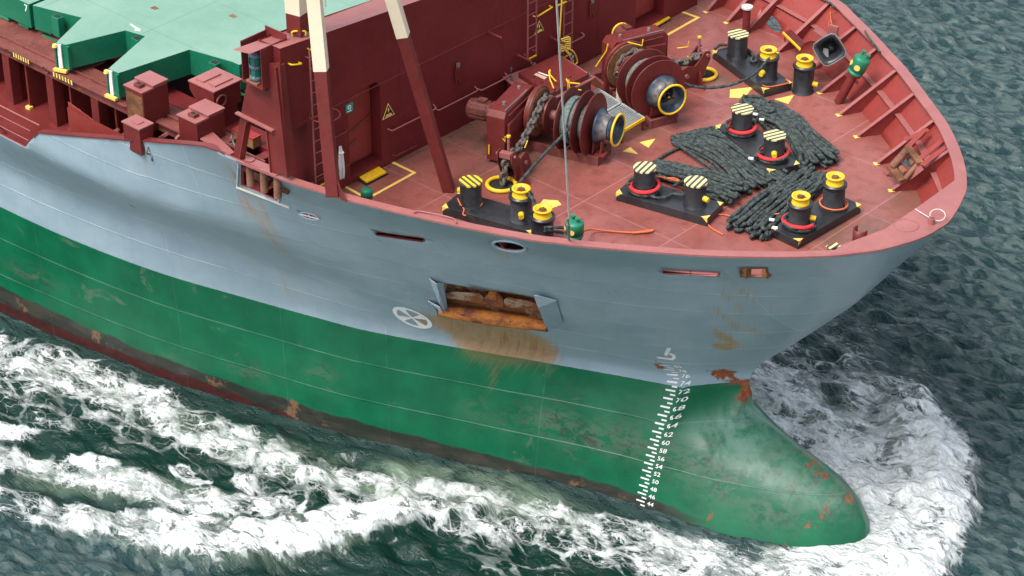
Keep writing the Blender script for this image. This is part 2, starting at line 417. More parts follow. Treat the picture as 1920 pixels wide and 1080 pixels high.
def smooth_path(P,k=6,closed=False):
    P=[Vector(p) for p in P]; n=len(P); out=[]
    rng=range(n if closed else n-1)
    for i in rng:
        p0=P[(i-1)%n] if (closed or i>0) else P[i]*2-P[i+1]; p1=P[i]; p2=P[(i+1)%n]; p3=P[(i+2)%n] if (closed or i<n-2) else P[i+1]*2-P[i]
        for j in range(k):
            t=j/k; out.append(.5*((2*p1)+(p2-p0)*t+(2*p0-5*p1+4*p2-p3)*t*t+(3*p1-p0-3*p2+p3)*t**3))
    if not closed: out.append(P[-1])
    return out
# ================================================================== HULL SHAPE
RS=[(.25,0),(.24,.4),(.16,.85),(.0,1.35),(-.26,1.97),(-.62,2.52),(-1.1,3.15),(-2.09,4.11),(-3.68,5.41),(-5.98,6.93),(-7.23,7.62),(-9.15,8.41),(-11.56,9.18),(-12.47,9.42),(-14.2,9.77),(-16.4,9.9),(-20,10.08),(-25,10.2),(-62,10.2)]
RP=[(.25,0),(.24,.3),(.12,.8),(-.12,1.5),(-.46,2.25),(-1.35,3.43),(-2.7,4.76),(-4.0,5.74),(-5.46,6.80),(-7.14,7.85),(-8.78,8.8),(-9.78,9.3),(-12,9.75),(-14.2,9.95),(-16.4,10.05),(-20,10.1),(-25,10.2),(-62,10.2)]
BC=[(-6.7,1.33),(-7.45,1.84),(-8.82,2.55),(-10.45,3.45),(-12.2,4.38),(-15.1,5.82),(-16.8,6.45),(-19.4,7.3),(-22.2,8.15),(-25.5,8.78),(-29,9.15),(-35,9.6),(-62,9.7)]
WC=[(-6.7,3.08),(-8.0,3.42),(-9.3,3.85),(-11.3,4.62),(-13.5,5.42),(-16.1,6.42),(-19.3,7.3),(-22.6,8.12),(-26.6,8.75),(-29.4,9.1),(-35,9.5),(-62,9.6)]
def zB(x): return 3.28+.033*(-5.5-x)
def ztop(x): return float(np.interp(-x,[-1,17.3,19.2,21.6,24.65,25.5,62],[RZ,RZ,10.2,9.55,8.65,7.8,MZ]))
def Mz(z): return float(np.interp(z,[-2.2,-.36,.08,.58,1.13,1.64,2.1,2.5,2.85,3.1,3.4],[3.15,3.06,2.92,2.72,2.5,2.26,1.98,1.72,1.52,1.38,1.33]))
def xst(z): return float(np.interp(z,[-2.2,-1,-.3,.3,.89,1.3,1.6,1.94,2.21,2.47,2.72,3.0,3.28],[-1.8,-1.3,-1.08,-1.16,-1.66,-2.45,-3.15,-4.45,-5.38,-5.50,-5.56,-5.56,-5.54]))
def g(tau,z):
    a=np.interp(tau,[0,.02,.06,.15,.3,.45,.6,.8,1],[0,.14,.27,.46,.69,.83,.92,.98,1])
    b=tau**1.1
    k=np.clip((z-2.0)/.6,0,1); return a*(1-k)+b*k
def resample(P,us):
    P=np.array(P,float); d=np.r_[0,np.cumsum(np.linalg.norm(np.diff(P,axis=0),axis=1))]; d/=d[-1]
    return np.c_[np.interp(us,d,P[:,0]),np.interp(us,d,P[:,1])]
def smooth2(P,k=8):
    Q=smooth_path([(a,b,0) for a,b in P],k); return [(q.x,q.y) for q in Q]
UF=np.linspace(0,1,60)**1.3
XA=[-6.7-.28*i for i in range(1,90)]; XA=[x for x in XA if x>-29.2]; XA+= [-24.65,-25.5]; XA+=[-30.5,-32,-34,-37,-41,-46,-53,-62]; XA=sorted(set(round(x,3) for x in XA),reverse=True)
cT=[(0,0),(.052,.02),(.14,.11),(.284,.285),(.41,.43),(.537,.575),(.7,.73),(.83,.85),(1,1)]
cS=smooth2([(a,b) for a,b in cT],6); cX=[a for a,b in cS]; cY=[b for a,b in cS]
def cfun(t): return float(np.interp(t,cX,cY))
dS_=smooth2([(0,0),(.052,.02),(.14,.10),(.284,.25),(.41,.38),(.537,.50),(.7,.645),(.83,.77),(1,1)],6); dX=[a for a,b in dS_]; dY=[b for a,b in dS_]
def cyfun(t): return float(np.interp(t,dX,dY))
def ss(t): t=min(1,max(0,t)); return t*t*(3-2*t)
LB=[-2.2,-1.2,-.6,-.25,0,.3,.6,.9,1.2,1.5,1.75,2.0,2.2,2.4,2.6,2.8,3.0]      # absolute z below the paint line
TA=list(np.linspace(0,1,41))
def make_grid(RC):
    railF=smooth2([p for p in RC if p[0]>-6.0]+[(-6.7,float(np.interp(6.7,[-q[0] for q in RC],[q[1] for q in RC])))])
    PRf=resample(railF,UF)
    rail_s=smooth2(RC,8); rx=[-q[0] for q in rail_s[20:]]; ry=[q[1] for q in rail_s[20:]]
    bs=smooth2(BC,6); ws=smooth2(WC,6)
    yR=lambda x:float(np.interp(-x,rx,ry)); yB=lambda x:float(np.interp(-x,[-q[0] for q in bs],[q[1] for q in bs])); yW=lambda x:float(np.interp(-x,[-q[0] for q in ws],[q[1] for q in ws]))
    zl=np.linspace(-2.2,3.28,400); xl=np.array([xst(z) for z in zl])
    def ztp(x):
        k=np.argmax(xl); return float(np.interp(-x,-xl[k:],zl[k:])) if x<=xl[k] else -9
    def low(z):
        xs=xst(z); tt=np.linspace(0,1,200)**1.9
        if z<2.9 and z>-1.0:
            out=[]
            for t in tt:
                x=xs-t*(xs+6.7); tw=(xst(-.25)-x)/(xst(-.25)+6.7); Yw=Mz(-.25)*float(g(max(0,tw),-.25)); zt=ztp(x)
                a=Yw*(max(0,(zt-z)/(zt+.30)) if z>-.25 else 1.0)**.60 if zt>-5 else 0
                hh=ss((z-1.3)/1.2); b=Mz(z)*((1-hh)*float(g(t,0))+hh*t**1.15); k=ss((-3.6-x)/3.1)
                out.append((x,a*(1-k)+b*k))
            out[0]=(xs,0.0); return resample(out,UF)
        return resample([(xs-t*(xs+6.7),Mz(z)*float(g(t,z))) for t in tt],UF)
    rows=[]
    def aftlow(z):
        out=[]
        for x in XA:
            s=(Mz(max(z,-.25))-1.33)/(Mz(-.25)-1.33); zz=min(z,zB(x))
            # follow the section shape between paint line and water
            f=(z+.25)/(zB(x)+.25); f=min(1,max(0,f)); fx=f*(1-ss((-6.7-x)/8))+ss((-6.7-x)/8)*f
            s2=s*(1-ss((-6.7-x)/6))+(1-f)*ss((-6.7-x)/6)
            out.append((x,yB(x)+(yW(x)-yB(x))*s2,z))
        return out
    zBf=[]
    LBz=LB
    for z in LBz:
        P=low(z); rows.append([(p[0],p[1],z) for p in P]+aftlow(z))
    PB=low(3.28)
    # aft of the bow the paint line climbs: stretch the rows below it
    for r in rows:
        for i,(x,y,z) in enumerate(r):
            if x<-5.5 and z>0:
                k=zB(x)/3.28; r[i]=(x,y,z*k)
    for t in TA:
        c=cfun(t); row=[]
        for k in range(len(UF)):
            bx,by=PB[k]; qx,qy=PRf[k]; x=bx+(qx-bx)*c; y=by+(qy-by)*cyfun(t)
            zb=zB(min(-5.5,bx)) if k==len(UF)-1 else 3.28+.033*max(0,-5.5-bx)
            row.append((x,y,zb+(RZ-zb)*t))
        for x in XA:
            zv=min(zB(x)+(max(RZ,ztop(x))-zB(x))*t,ztop(x)); tv=(zv-zB(x))/(max(RZ,ztop(x))-zB(x)); c=cyfun(tv)
            wgt=ss((-13-x)/11); s=(1-wgt)*c+wgt*ss((tv-.20)/.42)
            row.append((x,yB(x)+(yR(x)-yB(x))*s,zv))
        rows.append(row)
    return np.array(rows)     # [level][station][xyz], y = half breadth
GS=make_grid(RS); GP=make_grid(RP)
def fair(G):
    # fair the plating where the forward body runs into the bulb
    W_=np.zeros(G.shape[:2])
    for j in range(G.shape[0]):
        for i in range(G.shape[1]): x,y,z=G[j,i]; W_[j,i]=ss((x+11)/2.5)*ss((-1.6-x)/1.2)*ss((3.6-z)/.7)
    W_[:,0]=0; W_[:,-1]=0; W_[0]=0; W_[-1]=0
    for _ in range(60):
        y=G[:,:,1]; a=y.copy(); a[1:-1,1:-1]=.25*(y[1:-1,:-2]+y[1:-1,2:]+y[:-2,1:-1]+y[2:,1:-1]); G[:,:,1]=y+(a-y)*W_*.8
fair(GS); fair(GP)
for j in range(GP.shape[0]):
    for i in range(GP.shape[1]):
        x,y,z=GP[j,i]; k=ss((3.5-z)/1.3)*ss((x+13)/5.0)*(1-.75*ss((x+4.2)/2.4)); GP[j,i,1]=y*(1-.5*k)
GS[:,:,1]*=-1
NL,NS=GS.shape[:2]; NLB=len(LB)
VB=[(z-3.28)/7.0 for z in LB]+TA
def ev(G,a,b):
    i=min(int(a),NS-2); j=min(int(b),NL-2); fa=a-i; fb=b-j
    p=(G[j,i]*(1-fa)+G[j,i+1]*fa)*(1-fb)+(G[j+1,i]*(1-fa)+G[j+1,i+1]*fa)*fb
    return Vector(p)
def grid_bvh(G):
    vs=[tuple(p) for p in G.reshape(-1,3)]; fs=[]
    for j in range(NL-1):
        for i in range(NS-1):
            q=[j*NS+i,j*NS+i+1,(j+1)*NS+i+1,(j+1)*NS+i]; fs+=[(q[0],q[1],q[2]),(q[0],q[2],q[3])]
    return BVHTree.FromPolygons(vs,fs)
BVS=grid_bvh(GS); BVP=grid_bvh(GP)
def bhit(bv,o,d):
    h=bv.ray_cast(Vector(o),Vector(d).normalized())
    if h[0] is None: raise RuntimeError('no hit %s %s'%(o,d))
    return h
def hit(p,bv=None,G=None):
    h=bhit(bv or BVS,CAM,ray(p)); return h[0]
def inv(G,P,fi):
    q=fi//2; j,i=divmod(q,NS-1); a,b=.5,.5
    A,B_,C_,D_=[Vector(G[j+dj,i+di]) for dj,di in((0,0),(0,1),(1,1),(1,0))]
    for _ in range(12):
        X=(A*(1-a)+B_*a)*(1-b)+(D_*(1-a)+C_*a)*b; e=P-X
        da=(B_-A)*(1-b)+(C_-D_)*b; db=(D_-A)*(1-a)+(C_-B_)*a
        m11=da.dot(da);m12=da.dot(db);m22=db.dot(db);r1=e.dot(da);r2=e.dot(db);det=m11*m22-m12*m12
        if abs(det)<1e-12: break
        a+=(r1*m22-r2*m12)/det; b+=(m11*r2-m12*r1)/det
    return i+min(1,max(0,a)),j+min(1,max(0,b))
def invpx(p,G,bv):
    h=bhit(bv,CAM,ray(p)); return inv(G,h[0],h[2])
def ell(cx,cy,ra,rb,ang,n=28):
    a=R(ang); return [(cx+ra*math.cos(t)*math.cos(a)-rb*math.sin(t)*math.sin(a),cy+ra*math.cos(t)*math.sin(a)+rb*math.sin(t)*math.cos(a)) for t in [2*PI*k/n for k in range(n)]]
def dens(poly,k=6):
    out=[]
    for i,p in enumerate(poly):
        q=poly[(i+1)%len(poly)]
        for j in range(k): out.append((p[0]+(q[0]-p[0])*j/k,p[1]+(q[1]-p[1])*j/k))
    return out
def stad(x0,y0,x1,y1,r,n=8):
    a=math.atan2(y1-y0,x1-x0); out=[]
    for cx,cy,s in((x1,y1,0),(x0,y0,PI)):
        for k in range(n+1):
            t=a+s-PI/2+PI*k/n; out.append((cx+r*math.cos(t)*1.6,cy+r*math.sin(t)))
    return out
POCKET=[(832,531),(1002,557),(1030,610),(828,580)]
SIDEF=[(452,306),(521,335),(521,377),(452,347)]
PANAMA=ell(955,461,30,8.2,9); OVAL=ell(580,405.5,18,5,16)
SLOT1=stad(710,438,790,449.5,3.6); SLOT2=stad(1247,509.5,1342,514,3.6); SQF=[(1389,502.5),(1438,502),(1437,518.5),(1389,518.5)]
HS=[dens(POCKET),dens(SIDEF,5),PANAMA,OVAL,SLOT1,SLOT2,dens(SQF,3)]
P_OV=ell(1447,42,26,11,47); P_RC=[(1640,255),(1650,249),(1672,279),(1661,291)]; P_RF=[(1692,306),(1706,286),(1733,297),(1716,322)]
HP=[P_OV,dens(P_RC,3),dens(P_RF,3)]
def cdt_side(G,bv,holes,flip):
    # stretch param space to roughly metric
    pts=[];
    for j in range(NL):
        for i in range(NS): pts.append((i,j))
    polys=[[invpx(p,G,bv) for p in h] for h in holes]
    def inside(x,y,P,m=.12):
        c=False;n=len(P)
        for k in range(n):
            x1,y1=P[k];x2,y2=P[(k+1)%n]
            if (y1>y)!=(y2>y) and x<(x2-x1)*(y-y1)/(y2-y1)+x1: c=not c
        return c
    def near(x,y,P):
        return any((x-a)**2+(y-b)**2<.06 for a,b in P)
    keep=[p for p in pts if not any((inside(p[0],p[1],P) or near(p[0],p[1],P)) for P in polys) or p[0] in(0,NS-1) or p[1] in (0,NL-1)]
    V=[Vector(p) for p in keep]; E=[]
    for P in polys:
        o=len(V); n=len(P); V+=[Vector(p) for p in P]; E+=[(o+k,o+(k+1)%n) for k in range(n)]
    r=delaunay_2d_cdt(V,E,[],0,1e-5)
    vs=r[0]; fs=[]
    for f in r[2]:
        cx=sum(vs[i].x for i in f)/3; cy=sum(vs[i].y for i in f)/3
        if any(inside(cx,cy,P) for P in polys): continue
        fs.append(tuple(f) if not flip else tuple(f)[::-1])
    v3=[ev(G,min(max(v.x,0),NS-1),min(max(v.y,0),NL-1)) for v in vs]
    vv=[float(np.interp(v.y,range(NL),VB)) for v in vs]
    return v3,vv,fs
# ---- paint wear, and a highlight on the bulb, painted per vertex in hull coordinates (x,z): stains with a shape of their own
def blobs(lst): 
    out=[]
    for (px,py,rx,rz,val) in lst:
        h=BVS.ray_cast(CAM,ray((px,py)).normalized())[0]
        if h is None: continue
        out.append((h.x,h.z,rx,rz,val))
    return out
RUSTB=blobs([(835,606,.5,.4,.8),(880,617,.75,.75,1),(930,628,.8,.85,1),(905,640,.8,.7,1),(955,650,.8,.6,1),(860,612,.7,.6,1),(980,641,.7,.8,1),(1014,652,.35,.7,.9),(800,600,.45,.3,.5),
 (462,385,.35,.8,.3),(500,420,.35,1.2,.33),(530,470,.35,1.5,.28),(545,540,.3,1.0,.3),(480,500,.4,1.0,.15),(945,478,.3,.25,.35),(1384,540,.16,1.2,.28),(1378,570,.16,1.2,.3),(1370,605,.17,1.0,.36),(1362,635,.2,.6,.6),(1358,650,.24,.2,.9),(1425,560,.2,.8,.25),(1412,620,.2,.5,.35),
 (920,690,.12,.8,.6),(908,760,.08,1.0,.55),(855,760,.10,.6,.4),(440,330,.2,.7,.35),(265,290,.12,1.2,.25),(1080,680,.12,.4,.3),(1395,745,.2,.35,.35)])
CHIPB=blobs([(1231,686,.14,.3,1),(1355,700,.3,.28,1),(1352,651,.22,.10,.7),(1330,966,.15,.2,.8),(1338,940,.12,.12,.6),(1421,640,.10,.16,.6),(1112,798,.12,.18,.6),(1392,718,.5,.14,.8),(1401,735,.2,.3,.9),(1407,762,.22,.22,.85),(1422,783,.2,.12,.75),(1446,803,.28,.10,.72),(1474,826,.30,.10,.66),(1504,852,.34,.12,.70),(1535,880,.30,.12,.70),(1570,915,.3,.12,.35),(1590,935,.18,.16,.5),(1575,925,.3,.1,.55),(1545,945,.25,.10,.5),(1560,935,.3,.08,.5)]+[(1478+9*k,1018-7.5*k,.10,.10,.62) for k in range(8)]+[(1500+9*k,1015-8*k,.10,.09,.55) for k in range(9)]+[(1596-2*k,925+7*k,.07,.10,.6) for k in range(6)])
SCUFB=blobs([(1040,790,1.0,.45,.9),(1110,820,1.0,.5,1),(1180,830,1,.45,.9),(1250,850,.8,.5,.7),(1310,870,.8,.6,.9),(1370,900,.8,.6,.9),(1430,870,.8,.5,.7),(1510,900,.8,.5,.9),(1560,940,.7,.5,.9),(1450,960,.9,.4,.8),(60,515,.9,.25,.9),(330,680,.5,.3,.5),(470,700,.6,.3,.7),(700,600,.5,.2,.4),(600,700,.5,.3,.6),(950,790,.7,.4,.4),(890,770,.4,.5,.5)])
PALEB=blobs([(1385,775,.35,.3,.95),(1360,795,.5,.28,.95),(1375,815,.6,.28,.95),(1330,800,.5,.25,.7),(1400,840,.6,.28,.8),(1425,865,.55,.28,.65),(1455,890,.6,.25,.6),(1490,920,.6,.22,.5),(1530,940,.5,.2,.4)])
def field(P,bl):
    out=0
    for (x,z,rx,rz,v) in bl:
        d=((P.x-x)/rx)**2+((P.z-z)/rz)**2
        if d<5: out=max(out,v*math.exp(-d*.9)) if True else 0
    return out
ship=empty('cargo_ship','green and grey hulled cargo ship with red foredeck ploughing through the water','ship',(-20,0,0))
SHIPLOC=Vector((-20,0,0))
class SB(MB):
    def build(s,name,mat,parent=None,loc=None,bevel=0,fix=True,atship=True):
        return MB.build(s,name,mat,parent if parent is not None else ship,loc if (loc is not None or parent is not None) else -SHIPLOC,bevel,fix)
def build_hull():
    m=MB(); uv=[]
    a,av,af=cdt_side(GS,BVS,HS,False); b,bv_,bf=cdt_side(GP,BVP,HP,True)
    m.add(a,af,True); m.add(b,bf,True)
    o=m.build('hull','hull',ship,-SHIPLOC,fix=False); me=o.data
    vv=av+bv_
    # outward normals
    if sum(p.normal.y for p in me.polygons if p.center.y<0)>0: me.flip_normals()
    L=me.uv_layers.new(name='UVMap')
    for lp in me.loops: L.data[lp.index].uv=(me.vertices[lp.vertex_index].co.x,vv[lp.vertex_index])
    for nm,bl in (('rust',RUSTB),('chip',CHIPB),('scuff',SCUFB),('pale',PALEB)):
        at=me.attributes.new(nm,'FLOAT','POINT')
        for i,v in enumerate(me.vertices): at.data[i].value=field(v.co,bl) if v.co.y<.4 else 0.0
    at=me.attributes.new('gx','FLOAT','POINT')
    for i,v in enumerate(me.vertices): at.data[i].value=v.co.x-.45*ss((v.co.x+17)/5)*(v.co.z-3.3)
    bm=bmesh.new(); bm.from_mesh(me); bmesh.ops.remove_doubles(bm,verts=[v for v in bm.verts if abs(v.co.y)<.01],dist=.002); bm.to_mesh(me); bm.free()
    bm=bmesh.new(); bm.from_mesh(me); bmesh.ops.dissolve_degenerate(bm,dist=.0008,edges=bm.edges); bmesh.ops.remove_doubles(bm,verts=[v for v in bm.verts if v.co.x<-16.3],dist=.0008); bm.to_mesh(me); bm.free()
    so_=o.modifiers.new('s','SOLIDIFY'); so_.thickness=.05; so_.offset=-1; so_.material_offset=1; so_.material_offset_rim=1
    me.materials.append(M['bulwarkred'])
    return o
hull=build_hull()
def hully(x,z,side=-1):
    h=(BVS if side<0 else BVP).ray_cast(Vector((x,30*side,z)),Vector((0,-side,0))); return h[0].y if h[0] else None
def hulln(x,z):
    h=BVS.ray_cast(Vector((x,-30,z)),Vector((0,1,0))); n=h[1]; n=n if n.y<0 else -n; return h[0],n
# ---- deck outline
def outline(G,z,ins,xmin,xmax=9):
    out=[]
    for i in range(NS):
        col=G[:,i,:]; 
        if col[-1,2]<z: continue
        x=np.interp(z,col[:,2],col[:,0]); y=np.interp(z,col[:,2],col[:,1])
        if xmin<=x<=xmax: out.append((float(x),float(y)-math.copysign(ins,y)))
    return out
def yat(ol,x):
    xs=[-p[0] for p in ol]; return float(np.interp(-x,xs,[p[1] for p in ol]))
WX=-14.4
dS=outline(GS,DZ,.045,-19.5); dP=outline(GP,DZ,.045,-19.5)
XEND=-15.6
poly=[(XEND,yat(dS,XEND))]+[p for p in reversed(dS) if p[0]>XEND]+[p for p in dP[1:] if p[0]>XEND]+[(XEND,yat(dP,XEND))]
# deck as a grid of its own, fine enough to carry grime
def flat_sheet(poly,z,step,jit=0):
    xs=[p[0] for p in poly]; ys=[p[1] for p in poly]; n=len(poly)
    V=[Vector(p) for p in poly]; E=[(i,(i+1)%n) for i in range(n)]
    def ins(x,y):
        c=False
        for k in range(n):
            x1,y1=poly[k];x2,y2=poly[(k+1)%n]
            if (y1>y)!=(y2>y) and x<(x2-x1)*(y-y1)/(y2-y1)+x1: c=not c
        return c
    x=min(xs)+step
    while x<max(xs):
        y=min(ys)+step
        while y<max(ys):
            if ins(x,y): V.append(Vector((x,y)))
            y+=step
        x+=step
    r=delaunay_2d_cdt(V,E,[],1,1e-4)
    fs=[tuple(f) for f in r[2]]
    return [(v.x,v.y,z) for v in r[0]],fs
vs,fs=flat_sheet(poly,DZ,.3)
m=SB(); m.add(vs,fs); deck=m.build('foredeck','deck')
GR=[(onz(p),r) for p,r in (((960,300),1.2),((900,265),1.0),((1000,250),1.0),((1060,290),.8),((1150,215),.8),((1200,240),.8),((860,240),.9),((1345,150),.5),((1700,380),.8),((1640,430),.8),((1560,440),.8))]
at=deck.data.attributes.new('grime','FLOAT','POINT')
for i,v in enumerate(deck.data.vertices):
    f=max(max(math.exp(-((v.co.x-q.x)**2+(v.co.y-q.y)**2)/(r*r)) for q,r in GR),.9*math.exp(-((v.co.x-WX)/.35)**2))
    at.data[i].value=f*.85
# main deck aft (lower)
mS=outline(GS,MZ+.02,.05,-61); mP=outline(GP,MZ+.02,.05,-61); MX=-14.95
poly=[(-60,yat(mS,-60))]+[p for p in reversed(mS) if -59<p[0]<MX]+[(MX,yat(mS,MX)),(MX,yat(mP,MX))]+[p for p in mP if -59<p[0]<MX]+[(-60,yat(mP,-60))]
vs,fs=flat_sheet(poly,MZ,3.0); m=SB(); m.add(vs,fs); o=m.build('main_deck','red')
# ---- rail cap
def railpts(G): return [Vector(G[-1,i]) for i in range(NS)]
rS=railpts(GS); rP=railpts(GP)
def strip(m,pts,w_out,w_in,th,side,zoff=0):
    vs=[];fs=[];n=len(pts)
    for k,p in enumerate(pts):
        a=pts[max(0,k-1)];b=pts[min(n-1,k+1)]; t=(b-a); t.z=0; t.normalize(); inn=Vector((-t.y,t.x,0)); 
        if k==0: inn=Vector((-1,0,0))
        c=Vector((-9,0,0))-p
        if inn.dot(Vector((c.x,c.y,0)))<0: inn=-inn
        for (o_,z_) in ((-w_out,zoff),(w_in,zoff),(w_in,zoff-th),(-w_out,zoff-th)): vs.append(p+inn*o_+Vector((0,0,z_)))
    for k in range(n-1):
        for e in range(4): fs.append((k*4+e,k*4+(e+1)%4,k*4+4+(e+1)%4,k*4+4+e))
    fs+=[(0,1,2,3),((n-1)*4+3,(n-1)*4+2,(n-1)*4+1,(n-1)*4)]
    m.add(vs,fs); return m
m=SB(); strip(m,[p for p in rS if p.x>-14.85],.05,.22,.05,-1,.035); m.build('rail_cap','railpaint')
m=SB(); strip(m,[p for p in rP if p.x>-19],.06,.27,.05,1,.035); m.build('rail_cap','railpaint')
m=SB(); strip(m,[p for p in rS if -25.0<p.x<-16.6],.04,.2,.04,-1,.03); m.build('rail_cap','red')
# breasthook plate in the eyes of the bow
bp=[p for p in rS[::-1] if p.x>-1.15]+[p for p in rP[1:] if p.x>-.95]
inner=[Vector((-.82,2.55,0)),Vector((-.74,.4,0)),Vector((-.74,-1.1,0)),Vector((-1.1,-2.5,0))]
m=SB(); m.prism([(p.x,p.y,RZ+.040) for p in bp]+[(p.x,p.y,RZ+.040) for p in inner],(0,0,-.045)); m.build('breasthook','railpaint')
m=SB(); q=onz((1699,422),RZ+.045); m.torus((q.x,q.y,RZ+.045),(0,0,1),.33,.012,30,6); m.build('manhole_cover','railpaint')
# ---- bulwark stays: triangular plates with a face flange, and plank stiffeners
def stay(x,side):
    G=GP if side>0 else GS; bl=dP if side>0 else dS
    hb=Vector((x,yat(bl,x),DZ)); i=0
    a=Vector((x-.2,yat(bl,x-.2),0));b=Vector((x+.2,yat(bl,x+.2),0)); t=(b-a).normalized(); inn=Vector((-t.y,t.x,0))
    if inn.y*side>0: inn=-inn
    # top on rail along the same normal
    rl=rP if side>0 else rS; best=min(rl,key=lambda p:abs((p-hb).dot(t)) if (p-hb).dot(-inn)>-.2 and abs(p.x-x)<3 else 99)
    # interpolate
    top=None
    for k in range(len(rl)-1):
        d0=(rl[k]-hb).dot(t); d1=(rl[k+1]-hb).dot(t)
        if d0*d1<=0 and abs(rl[k].x-x)<3.2: f=d0/(d0-d1+1e-9); top=rl[k].lerp(rl[k+1],f)
    if top is None: top=best
    hb2=hb; foot=hb2+inn*.72; ti=top+inn*.24; ti.z=RZ-.02; to=top+inn*.05; to.z=RZ-.02
    foot2=foot+Vector((0,0,.05))
    m=SB(); n=t*.012
    m.prism([hb2-n,foot-n,foot2-n,ti-n,to-n],t*.024); 
    fl=MB(); fl.bar(foot2,ti,.13,.016,(t.x,t.y,0) if False else tuple((ti-foot2).cross(t)))
    o=m.build('bulwark_stay','bulwarkred'); fl.build('face_flange','redlight',o)
    f=MB(); fp=foot+Vector((0,0,.012)); f.prism([fp-t*.09+inn*.10,fp+t*.09+inn*.10,fp+t*.07-inn*.07,fp-t*.07-inn*.07],(0,0,.01)); f.build('yellow_foot','paleyellow',o)
    return hb2,foot,ti,to
XS=[-2.45,-3.72,-5.07,-6.28,-7.53,-8.85,-10.25,-11.85,-12.75,-13.7]
tops=[]
for x in XS: tops.append(stay(x,1))
for x in XS[1:]: stay(x,-1)
for k in range(len(tops)-1):
    A,B=tops[k],tops[k+1]
    if k==8: continue
    pa=A[0].lerp(A[3],.52); pb=B[0].lerp(B[3],.52); t=(pb-pa).normalized(); inn=Vector((-t.y,t.x,0)); inn=inn if inn.y<0 else -inn
    m=SB(); m.bar(pa+inn*.10,pb+inn*.10,.22,.014,(0,0,1)); m.build('stiffener_plank','redlight')
A=tops[0]; pb=A[0].lerp(A[3],.5); m=SB(); m.bar(pb+Vector((.05,-.12,0)),Vector((-.95,2.3,pb.z+.02)),.3,.014); m.build('stiffener_plank','redlight')
# hawse grids in port openings
def pbar(p0,p1,r=.012,name='grid_bar',bv=None,mat='red',off=.0):
    a=hit(p0,bv); b=hit(p1,bv); m=SB(); m.cyl(a,b,r,r,8); return m.build(name,mat)
for p0,p1 in (((1426,20),(1468,62)),((1455,39),(1449,57)),((1645,252),(1667,285)),((1649,262),(1657,259)),((1655,276),(1666,271))): pbar(p0,p1,bv=BVP)
pbar((561,401),(599,411),.02,'cross_bar',BVS,'white'); pbar((1294,508),(1294,515),.015,'cross_bar',BVS,'redlight')
pbar((578,400),(582,411),.015,'cross_bar',BVS,'white')
# panama fairlead rim and slot rims
def rim(poly,r,mat,name='fairlead_rim',bv=None,off=.01):
    P=[hit(p,bv) for p in poly]; m=SB(); m.tube(P,r,8,closed=True); return m.build(name,mat)
P_=[hit(p) for p in ell(955,461,30,8.2,9)]; m=SB(); n_=len(P_); m.add(P_+[p+Vector((-.1,.42,.02)) for p in P_],[(i,(i+1)%n_,n_+(i+1)%n_,n_+i) for i in range(n_)],True); m.add([p+Vector((-.1,.42,.02)) for p in P_],[tuple(range(n_))]); m.build('fairlead_casting','dark')
rim(ell(955,461,31,9,9),.045,'greypaint'); rim(SLOT2,.02,'redlight'); rim(SLOT1,.018,'red'); rim(OVAL,.02,'greypaint')
rim(dens(SQF,3),.03,'rust'); rim(P_OV,.02,'bulwarkred',bv=BVP)
# square fairlead side posts seen in the opening
for px in (1394,1433):
    a=hit((px,503));b=hit((px,518)); m=SB(); m.box((a+b)/2+Vector((.0,.12,0)),(.17,.22,.36)); m.build('fairlead_post','rust')
